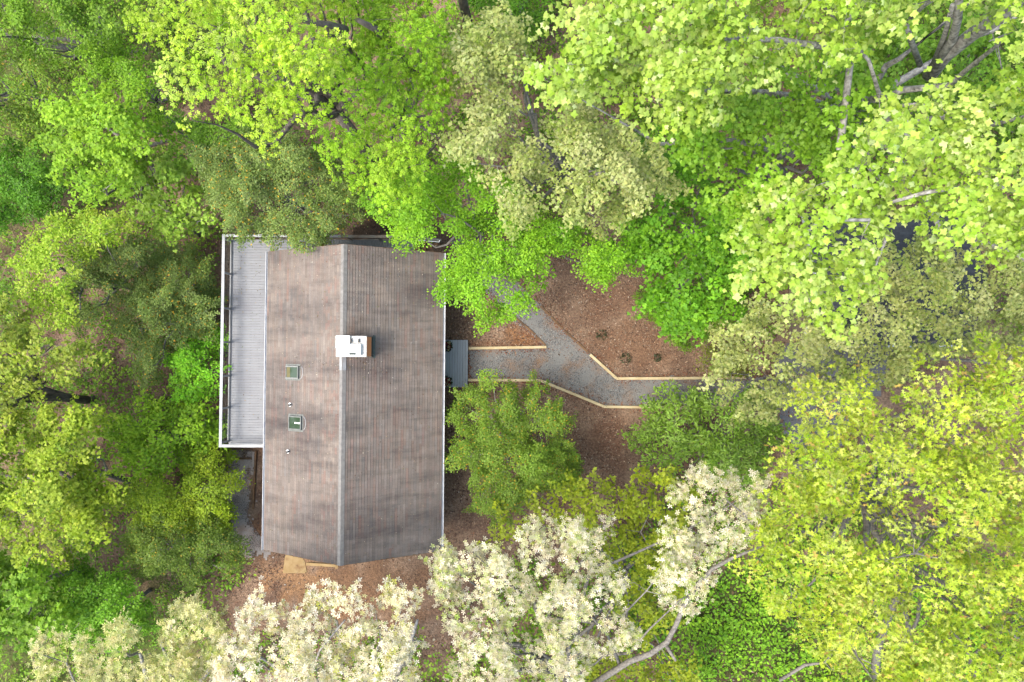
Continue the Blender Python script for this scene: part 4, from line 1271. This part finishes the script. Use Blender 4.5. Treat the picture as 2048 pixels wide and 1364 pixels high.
tree('tulip_tree', 'tall tulip tree with pale star leaves and thick grey limbs', 'tree',
     [([(1050, 70), (1095, 25), (1180, -30), (1250, -200), (2300, -200), (2300, 60), (2048, 90), (2000, 70), (1900, 30), (1800, 50), (1720, 110), (1600, 120), (1530, 150), (1500, 200), (1470, 225), (1390, 245), (1360, 225), (1310, 258), (1255, 252), (1280, 200), (1230, 165), (1130, 205), (1080, 190)], 19),
      ([(1700, 300), (1790, 210), (1900, 180), (1990, 190), (2048, 120), (2300, 120), (2300, 640), (2048, 500), (2010, 490), (1980, 520), (1930, 550), (1880, 520), (1850, 460), (1790, 430), (1765, 500), (1725, 540), (1745, 590), (1720, 630), (1640, 655), (1600, 620), (1540, 580), (1495, 560), (1490, 500), (1470, 450), (1530, 400), (1620, 370)], 18)],
     'tulip', .165, [((190, 220, 92), 5), ((172, 210, 72), 4), ((212, 232, 128), 2.5), ((148, 192, 58), 2.8), ((228, 238, 180), .8)], (1610, 300), cover=2.5, sr=.5, depth=4, dome=1.8, gap=.07, bark='bark_pale', limbs=16, seed=5, bump_a=1.2, singles=300, trunk_r=.3, tilt=.5,
     extra=[[(1860, 150, 11.5, .26), (1890, 112, 13, .24), (1945, 68, 14.5, .22), (2010, 28, 16, .2), (2060, -10, 17, .16)],
            [(1872, 130, 12.5, .17), (1905, 80, 14, .15), (1915, 40, 15.2, .13), (1920, -30, 16.5, .1)],
            [(1862, 140, 12, .10), (1890, 70, 14, .09), (1905, 10, 16, .07)],
            [(1840, 130, 12, .10), (1820, 75, 14, .09), (1812, 45, 15, .06)], [(1812, 45, 15, .06), (1850, 10, 16, .06), (1880, -10, 17, .05)],
            [(1680, 300, 13.2, .13), (1700, 130, 14, .12), (1660, 95, 15.5, .1), (1560, 80, 17, .08), (1380, 75, 18.3, .05)],
            [(1950, 370, 17.4, .05), (1850, 385, 17.2, .06), (1780, 405, 16.8, .05)], [(1740, 440, 17.6, .05), (1640, 440, 17.4, .05), (1560, 515, 17, .03)], [(1775, 470, 16.8, .05), (1755, 520, 16.6, .035), (1745, 550, 16.5, .03)]])
tree('tulip_tree', 'lower mid green tulip tree with smaller leaves, under the tall pale one', 'tree',
     [([(1290, 250), (1380, 235), (1480, 215), (1530, 130), (1600, 100), (1750, 110), (1810, 200), (1770, 300), (1700, 360), (1560, 420), (1490, 470), (1440, 420), (1400, 350), (1340, 300)], 12.5)],
     'tulip', .165, [((146, 202, 62), 5), ((126, 186, 48), 4), ((172, 216, 88), 2), ((104, 166, 40), 2)], (1480, 400), cover=2.6, sr=.48, depth=3.5, dome=1.6, gap=.04, bark='bark_grey', limbs=12, seed=6, bump_a=1.0)
tree('maple_tree', 'saturated green maple between mulch bed and pale tulip leaves', 'tree',
     [([(1270, 260), (1350, 270), (1400, 330), (1440, 400), (1490, 450), (1520, 540), (1490, 610), (1450, 665), (1390, 685), (1350, 650), (1300, 620), (1275, 605), (1310, 575), (1290, 545), (1245, 515), (1205, 485), (1280, 430), (1330, 370)], 7.5)],
     'maple', .14, [((116, 192, 32), 5), ((98, 176, 26), 4), ((140, 208, 56), 2.5), ((82, 152, 22), 2)], (1370, 480), cover=2.7, sr=.42, depth=2.6, dome=2.0, gap=.08, limbs=11, seed=7, bump_a=.8)
tree('oak_tree', 'sparse olive cream oak with tiny leaves over garage and driveway', 'tree',
     [([(1440, 640), (1520, 590), (1600, 640), (1700, 640), (1730, 560), (1780, 470), (1860, 455), (1960, 500), (2048, 510), (2300, 520), (2300, 740), (2048, 690), (1960, 700), (1880, 720), (1760, 770), (1700, 790), (1640, 800), (1570, 790), (1530, 840), (1450, 830), (1415, 770), (1435, 700)], 9.0)],
     'maple', .105, [((196, 206, 124), 5), ((182, 194, 104), 4), ((212, 216, 150), 2), ((148, 176, 76), 2)], (1690, 745), cover=1.9, sr=.38, depth=2.8, dome=1.4, gap=.2, gapwl=1.2, limbs=12, seed=8, bump_a=.8)
tree('oak_tree', 'yellow oak with spiky lobed leaves and dark grey limbs', 'tree',
     [([(1640, 750), (1700, 740), (1730, 770), (1800, 760), (1830, 730), (1870, 715), (1920, 700), (1960, 720), (2048, 680), (2300, 640), (2300, 1600), (1780, 1600), (1740, 1364), (1700, 1290), (1640, 1240), (1560, 1200), (1500, 1180), (1490, 1130), (1520, 1060), (1510, 990), (1540, 930), (1550, 870), (1620, 830)], 16.5),
      ([(1500, 1180), (1560, 1200), (1640, 1240), (1720, 1300), (1700, 1364), (1650, 1340), (1600, 1290), (1540, 1260)], 12)],
     'oak', .195, [((210, 228, 76), 5), ((190, 216, 60), 4), ((230, 238, 128), 3), ((160, 200, 54), 3), ((214, 186, 96), .7), ((138, 170, 50), 1.0)], (1590, 930), cover=2.1, sr=.45, depth=4, dome=2.2, gap=.15, gapwl=1.5, bark='bark_grey', limbs=18, seed=9, bump_a=1.2, singles=300, tilt=.6,
     extra=[[(1750, 1350, 4, .2), (1755, 1290, 7, .17), (1790, 1200, 10, .13), (1840, 1170, 13, .09)], [(1955, 1420, 11, .08), (1950, 1340, 12.5, .07), (1930, 1290, 13.6, .05), (1900, 1260, 14.5, .03)], [(1945, 1310, 13.0, .05), (1975, 1285, 14, .03)],
            [(1840, 1200, 13, .07), (1835, 1240, 12.5, .06), (1810, 1290, 12, .04)], [(1560, 1360, 9, .07), (1610, 1330, 10, .06), (1650, 1325, 10.5, .04), (1670, 1300, 11, .02)]])
tree('dogwood_tree', 'round fine leaved green dogwood beside the house, below the landing', 'tree',
     [([(975, 745), (995, 770), (1040, 785), (1085, 760), (1105, 790), (1130, 830), (1130, 870), (1150, 930), (1165, 960), (1130, 985), (1080, 985), (1050, 1000), (1010, 1040), (965, 1035), (940, 1010), (955, 980), (930, 950), (890, 920), (885, 880), (905, 850), (890, 820), (930, 800), (960, 780)], 5.2)],
     'ovate', .085, [((142, 178, 66), 5), ((124, 164, 56), 4), ((162, 194, 86), 2), ((104, 146, 46), 2), ((220, 190, 66), .5)], (1030, 880), cover=2.9, sr=.36, depth=1.8, dome=2.4, gap=.07, limbs=12, seed=10, bump_a=.7, bark='bark_pale')
tree('laurel_shrub', 'broad mid green laurel shrub spilling over the lower path timber', 'shrub',
     [([(1310, 810), (1340, 765), (1400, 785), (1440, 765), (1520, 790), (1570, 850), (1560, 900), (1520, 955), (1420, 965), (1360, 955), (1300, 915), (1260, 890), (1280, 850)], 3.6)],
     'narrow', .2, [((148, 190, 72), 5), ((128, 172, 60), 4), ((170, 206, 100), 2.5), ((100, 146, 48), 2)], (1420, 870), cover=2.1, sr=.36, depth=1.6, dome=1.4, gap=.2, gapwl=1.0, limbs=10, seed=11, bump_a=.6)
tree('sassafras_tree', 'sparse yellow green sassafras between dogwood and cream leaved oak', 'tree',
     [([(1000, 1010), (1060, 985), (1130, 970), (1200, 960), (1240, 970), (1320, 940), (1400, 950), (1390, 1050), (1370, 1150), (1350, 1260), (1280, 1290), (1220, 1180), (1150, 1050), (1050, 1060), (990, 1110), (960, 1080)], 6.5),
      ([(1100, 1300), (1200, 1290), (1300, 1320), (1420, 1340), (1400, 1450), (1100, 1450)], 5)],
     'maple', .125, [((184, 200, 52), 5), ((168, 188, 46), 4), ((200, 212, 84), 2), ((138, 164, 42), 2)], (1240, 1090), cover=1.5, sr=.34, depth=2.6, dome=1.2, gap=.42, gapwl=1.0, limbs=10, seed=12, bump_a=.8)
WO = [((238, 230, 204), 5), ((226, 222, 176), 3.5), ((246, 236, 218), 3), ((186, 208, 92), 3), ((200, 212, 128), 2.5)]
tree('white_oak_tree', 'cream leaved white oak with long arching grey limb', 'tree',
     [([(850, 1120), (880, 1090), (910, 1100), (960, 1070), (1010, 1110), (1050, 1070), (1075, 1020), (1130, 1040), (1170, 1060), (1220, 1030), (1228, 1060), (1190, 1110), (1260, 1180), (1240, 1230), (1300, 1270), (1250, 1310), (1200, 1290), (1180, 1364), (1170, 1600), (860, 1600), (900, 1300), (870, 1210)], 12.5),
      ([(1310, 1000), (1370, 960), (1420, 920), (1470, 930), (1535, 950), (1520, 1040), (1490, 1090), (1420, 1120), (1430, 1200), (1370, 1240), (1320, 1200), (1310, 1150), (1330, 1090)], 12.5)],
     'rosette', .095, WO, (1110, 1330), cover=1.5, sr=.27, depth=2.6, dome=1.2, gap=.3, gapwl=1.1, limbs=16, seed=13, bump_a=.9, bark='bark_grey',
     extra=[[(1170, 1380, 8, .13), (1215, 1350, 8.8, .125), (1260, 1322, 9.5, .115), (1300, 1308, 9.8, .11), (1334, 1284, 10.1, .1), (1352, 1250, 10.4, .095), (1366, 1215, 10.7, .09), (1395, 1170, 11.2, .08), (1424, 1138, 11.5, .07), (1465, 1116, 11.9, .06), (1540, 1085, 12.3, .035)], [(1330, 1288, 10, .09), (1352, 1322, 10.4, .05)],
            [(1240, 1330, 9, .08), (1215, 1270, 10, .05), (1180, 1230, 11, .03)], [(1530, 1090, 12.2, .05), (1490, 1030, 12, .04), (1440, 990, 12, .03)]])
tree('white_oak_tree', 'whitest cream leaved oak reaching over bare soil below the house', 'tree',
     [([(440, 1260), (480, 1230), (510, 1205), (545, 1215), (600, 1195), (650, 1172), (695, 1168), (725, 1190), (700, 1225), (745, 1215), (765, 1178), (800, 1190), (830, 1195), (838, 1225), (800, 1240), (845, 1265), (835, 1364), (850, 1600), (400, 1600), (430, 1364)], 13.5)],
     'rosette', .10, [((246, 236, 212), 5), ((238, 230, 190), 3.5), ((250, 243, 228), 3), ((204, 212, 84), 2.2), ((218, 220, 140), 2)], (770, 1420), cover=1.65, sr=.28, depth=2.6, dome=1.2, gap=.24, gapwl=1.1, limbs=14, seed=14, bump_a=.9, bark='bark_pale', singles=300, single_name='leaf_cluster',
     extra=[[(770, 1400, 8, .2), (800, 1330, 10.5, .14), (825, 1270, 12, .08), (835, 1240, 12.6, .04)], [(600, 1400, 11, .07), (640, 1300, 12.2, .04), (690, 1240, 12.8, .025)]])
tree('white_oak_tree', 'thin greenish cream white oak above the lower left shrubs', 'tree',
     [([(60, 1290), (100, 1262), (150, 1272), (200, 1250), (260, 1240), (290, 1262), (330, 1222), (390, 1200), (430, 1228), (450, 1270), (440, 1364), (430, 1600), (60, 1600)], 12.5)],
     'rosette', .092, [((222, 220, 156), 5), ((200, 206, 118), 4), ((236, 226, 180), 2), ((164, 190, 74), 2)], (420, 1400), cover=1.5, sr=.27, depth=2.6, dome=1.0, gap=.36, gapwl=1.1, limbs=12, seed=15, bump_a=.8, bark='bark_pale')
HO = [((134, 160, 78), 5), ((118, 144, 68), 4), ((156, 178, 100), 2), ((94, 120, 54), 2), ((214, 172, 60), .5)]
tree('holly_tree', 'grey green holly with yellow flecks overhanging deck and roof', 'tree',
     [([(390, 300), (440, 275), (520, 262), (600, 265), (650, 310), (700, 360), (730, 385), (742, 425), (690, 440), (650, 465), (632, 500), (590, 515), (575, 480), (545, 500), (520, 470), (470, 478), (430, 440), (415, 390), (400, 340)], 5.8)],
     'ovate', .085, HO, (620, 425), cover=2.8, sr=.36, depth=2.4, dome=2.2, gap=.08, limbs=12, seed=16, bump_a=.7, mat='leaf_glossy')
tree('holly_tree', 'rounded grey green holly with yellow flecks left of the white deck rail', 'tree',
     [([(200, 580), (240, 540), (300, 510), (360, 490), (410, 510), (430, 560), (440, 620), (422, 660), (380, 690), (350, 720), (320, 760), (280, 775), (270, 720), (240, 680), (220, 640)], 1.7)],
     'ovate', .09, HO, (400, 660), cover=2.8, sr=.38, depth=2.4, dome=2.6, gap=.1, limbs=11, seed=17, bump_a=.8, mat='leaf_glossy')
tree('holly_tree', 'darker holly hidden between bright dogwood and rounded holly', 'tree',
     [([(140, 480), (220, 460), (300, 480), (300, 520), (230, 560), (205, 600), (205, 660), (160, 680), (130, 600), (135, 540)], 3.6)],
     'ovate', .09, [((122, 146, 70), 5), ((106, 128, 60), 4), ((144, 166, 90), 2), ((196, 160, 64), .3)], (290, 590), cover=2.4, sr=.38, depth=2.2, dome=2.0, gap=.16, limbs=9, seed=18, bump_a=.7, mat='leaf_glossy')
tree('holly_tree', 'dark olive holly beside the side gravel strip', 'tree',
     [([(250, 1060), (320, 1030), (400, 1015), (455, 1060), (485, 1105), (470, 1150), (420, 1150), (380, 1180), (310, 1170), (260, 1130)], 1.4)],
     'ovate', .09, [((108, 138, 52), 5), ((90, 118, 44), 4), ((132, 160, 68), 2), ((180, 160, 60), .3)], (400, 1080), cover=2.6, sr=.38, depth=2.2, dome=2.0, gap=.12, limbs=9, seed=19, bump_a=.8, mat='leaf_glossy')
tree('maple_tree', 'lime green maple below the hickory, layered in broad sprays', 'tree',
     [([(70, 200), (130, 170), (200, 160), (270, 180), (310, 200), (330, 260), (320, 310), (280, 330), (260, 380), (180, 400), (140, 420), (120, 370), (100, 330), (85, 270)], 6.5)],
     'maple', .13, [((158, 211, 50), 5), ((138, 194, 40), 4), ((182, 224, 70), 2.5), ((113, 168, 34), 2)], (360, 340), cover=2.5, sr=.44, depth=2.8, dome=2.4, gap=.16, limbs=11, seed=20, bump_a=1.0)
tree('maple_tree', 'light green maple with bare grey branches showing, left of the deck corner', 'tree',
     [([(220, 340), (290, 300), (350, 310), (400, 330), (440, 380), (468, 430), (430, 450), (380, 460), (330, 480), (290, 440), (240, 420), (205, 385)], 3.4)],
     'maple', .15, [((176, 215, 82), 5), ((156, 198, 66), 4), ((198, 228, 106), 2), ((126, 175, 52), 2)], (400, 470), cover=2.0, sr=.38, depth=2.2, dome=1.6, gap=.3, gapwl=1.1, limbs=12, seed=21, bump_a=.8)
tree('dogwood_tree', 'yellow green dogwood in front of the darker holly', 'tree',
     [([(40, 490), (100, 432), (160, 420), (225, 420), (250, 450), (205, 490), (155, 520), (135, 580), (150, 640), (112, 660), (80, 620), (40, 600), (25, 540)], 5.5)],
     'ovate', .13, [((182, 218, 66), 5), ((160, 200, 52), 4), ((209, 226, 92), 2), ((129, 175, 44), 2)], (230, 560), cover=2.3, sr=.4, depth=2.4, dome=1.8, gap=.18, limbs=10, seed=22, bump_a=.9)
tree('locust_tree', 'sparse yellow green locust with dark forked trunk', 'tree',
     [([(-200, 540), (0, 590), (60, 640), (120, 660), (180, 680), (195, 720), (145, 735), (130, 775), (60, 800), (0, 830), (-200, 850)], 6.0)],
     'maple', .14, [((176, 194, 72), 5), ((158, 180, 60), 4), ((194, 206, 96), 2), ((126, 158, 52), 2)], (185, 800), cover=1.8, sr=.38, depth=2.4, dome=1.2, gap=.3, gapwl=1.2, bark='bark_dark', limbs=10, seed=23, bump_a=.9, trunk_r=.2,
     extra=[[(175, 800, -2.0, .24), (120, 795, 0, .23), (70, 795, 2, .2), (30, 806, 4, .17), (-30, 820, 6, .14)], [(80, 793, 1.6, .17), (40, 775, 3.5, .14), (0, 763, 5, .12), (-60, 745, 6.5, .09)]])
tree('spicebush_shrub', 'neon green spicebush against the deck rail', 'shrub',
     [([(330, 745), (355, 700), (400, 665), (443, 650), (447, 720), (442, 785), (405, 805), (350, 795)], .3)],
     'ovate', .13, [((142, 230, 26), 5), ((124, 213, 22), 4), ((169, 241, 50), 2), ((102, 183, 20), 2)], (405, 735), cover=2.5, sr=.36, depth=1.4, dome=1.5, gap=.12, limbs=8, seed=24, bump_a=.6)
tree('maple_tree', 'broad yellow green maple covering the lower left wood', 'tree',
     [([(-200, 830), (0, 830), (120, 810), (220, 835), (205, 900), (235, 980), (220, 1060), (160, 1120), (60, 1130), (0, 1110), (-200, 1150)], 5.5)],
     'maple', .13, [((180, 205, 62), 5), ((160, 190, 50), 4), ((203, 218, 88), 2), ((124, 162, 42), 2)], (260, 960), cover=2.3, sr=.44, depth=2.8, dome=2.0, gap=.2, limbs=12, seed=25, bump_a=1.1)
tree('hazel_shrub', 'big leaved lime hazel shrub below the spicebush', 'shrub',
     [([(200, 845), (280, 800), (360, 800), (430, 825), (455, 880), (410, 930), (330, 955), (250, 955), (205, 905)], .4)],
     'ovate', .18, [((160, 213, 42), 5), ((140, 196, 34), 4), ((185, 224, 66), 2), ((113, 170, 30), 2)], (360, 870), cover=2.4, sr=.4, depth=1.8, dome=1.5, gap=.12, limbs=9, seed=26, bump_a=.9)
tree('privet_shrub', 'olive lime privet shrub at the edge of the side gravel', 'shrub',
     [([(240, 1000), (290, 960), (350, 935), (420, 900), (455, 905), (466, 960), (458, 1060), (400, 1085), (330, 1065), (265, 1045)], .8)],
     'ovate', .115, [((174, 205, 44), 5), ((151, 185, 36), 4), ((198, 220, 66), 2), ((115, 153, 32), 2)], (400, 990), cover=2.7, sr=.4, depth=1.8, dome=1.8, gap=.1, limbs=9, seed=27, bump_a=.8)
tree('viburnum_shrub', 'rounded grass green viburnum above the cream oak sprigs', 'shrub',
     [([(100, 1190), (150, 1140), (240, 1145), (290, 1195), (320, 1250), (260, 1300), (150, 1300), (90, 1250)], 2.2)],
     'ovate', .12, [((122, 192, 46), 5), ((104, 173, 38), 4), ((147, 207, 66), 2), ((84, 145, 30), 2)], (300, 1180), cover=2.6, sr=.4, depth=1.8, dome=1.8, gap=.08, limbs=9, seed=28, bump_a=.7)
tree('maple_tree', 'young broad leaved green maple next to the rounded viburnum', 'tree',
     [([(-200, 1130), (0, 1120), (60, 1120), (110, 1170), (145, 1220), (110, 1285), (0, 1310), (-200, 1350)], 3.5)],
     'maple', .2, [((144, 196, 54), 5), ((124, 179, 44), 4), ((169, 211, 76), 2), ((97, 151, 34), 2)], (150, 1140), cover=2.3, sr=.44, depth=2, dome=1.6, gap=.18, limbs=9, seed=29, bump_a=.9)
tree('maple_tree', 'soft mid green maple left of the bright hickory', 'tree',
     [([(-200, -200), (245, -200), (250, 0), (285, 70), (230, 90), (180, 70), (140, 115), (60, 115), (0, 70), (-200, 60)], 7.0)],
     'ovate', .12, [((131, 183, 52), 5), ((113, 164, 42), 4), ((153, 200, 70), 2), ((88, 138, 32), 2)], (330, 200), cover=2.4, sr=.44, depth=2.8, dome=1.8, gap=.16, limbs=11, seed=30, bump_a=1.0)
tree('elm_tree', 'small green elm tucked under the hickory edge', 'tree',
     [([(150, 85), (230, 75), (300, 100), (325, 180), (290, 200), (210, 175), (165, 145)], 5.0)],
     'ovate', .11, [((142, 200, 46), 5), ((122, 181, 38), 4), ((165, 215, 66), 2), ((97, 153, 30), 2)], (380, 260), cover=2.4, sr=.4, depth=2.2, dome=1.5, gap=.14, limbs=9, seed=31, bump_a=.9)
tree('ivy_mound', 'deep green vine covered mound left of the lime maple', 'shrub',
     [([(-100, 300), (0, 300), (60, 290), (105, 340), (135, 400), (100, 435), (40, 445), (-50, 455), (-200, 420), (-200, 300)], 1.5)],
     'ovate', .13, [((100, 175, 44), 5), ((84, 155, 38), 4), ((122, 192, 60), 2), ((66, 123, 30), 2)], (110, 400), cover=2.5, sr=.42, depth=2, dome=1.6, gap=.12, limbs=9, seed=32, bump_a=.9)
tree('elm_tree', 'thin olive elm with gaps showing brown wood floor', 'tree',
     [([(-200, 110), (0, 95), (70, 120), (115, 165), (80, 225), (20, 250), (-200, 250)], 4.0)],
     'ovate', .11, [((131, 173, 56), 5), ((111, 153, 46), 4), ((156, 190, 76), 2), ((203, 175, 70), .4)], (180, 230), cover=2.0, sr=.42, depth=2.4, dome=1.4, gap=.3, limbs=9, seed=33, bump_a=.9)
tree('holly_tree', 'shadowy green understory holly between hickory and tulip tree', 'tree',
     [([(925, 0), (960, -120), (1120, -120), (1120, 0), (1080, 60), (1050, 90), (1010, 40), (960, 20)], 3.0)],
     'ovate', .11, [((104, 173, 32), 5), ((86, 151, 26), 4), ((126, 190, 44), 2)], (1030, 60), cover=2.3, sr=.4, depth=2, dome=1.4, gap=.18, limbs=8, seed=34, bump_a=.7)
tree('boxwood_shrub', 'low dark green shrub at the mulch bed rim under the green maple', 'shrub',
     [([(1280, 590), (1320, 570), (1400, 600), (1430, 660), (1380, 700), (1330, 680), (1300, 640)], 1.8)],
     'narrow', .11, [((109, 164, 34), 5), ((91, 143, 28), 4), ((131, 181, 50), 2)], (1370, 640), cover=2.3, sr=.3, depth=1.0, dome=1.0, gap=.15, limbs=8, seed=35, bump_a=.5)
tree('fern_shrub', 'dull olive low shrub half under the pale oak by the grey end timber', 'shrub',
     [([(1390, 700), (1430, 670), (1490, 690), (1495, 750), (1440, 752), (1400, 735)], 1.0)],
     'narrow', .12, [((138, 151, 52), 5), ((118, 130, 44), 4), ((160, 170, 70), 2)], (1450, 720), cover=1.3, sr=.26, depth=.6, dome=.6, gap=.3, gapwl=.8, limbs=7, seed=36, bump_a=.3)
tree('redbud_tree', 'soft green understory redbud below the thick tulip limbs', 'tree',
     [([(1700, 60), (1800, -40), (2000, -100), (2250, -60), (2250, 330), (2100, 330), (1950, 260), (1840, 300), (1740, 260), (1690, 160)], 7.0)],
     'maple', .14, [((132, 186, 62), 5), ((114, 170, 50), 4), ((152, 200, 84), 2), ((94, 150, 42), 2)], (1760, 240), cover=1.9, sr=.44, depth=2.4, dome=1.6, gap=.2, limbs=10, seed=37, bump_a=.9)
tree('ash_tree', 'olive lime understory ash between elm and grey green holly', 'tree',
     [([(270, 180), (340, 230), (420, 250), (470, 240), (520, 270), (440, 300), (400, 330), (330, 330), (300, 280)], 4.5)],
     'ovate', .12, [((130, 184, 56), 5), ((112, 168, 46), 4), ((152, 198, 76), 2), ((92, 146, 38), 2)], (450, 330), cover=2.0, sr=.4, depth=2.2, dome=1.4, gap=.15, limbs=9, seed=38, bump_a=.8)
print('leaves', LEAF_COUNT[0])
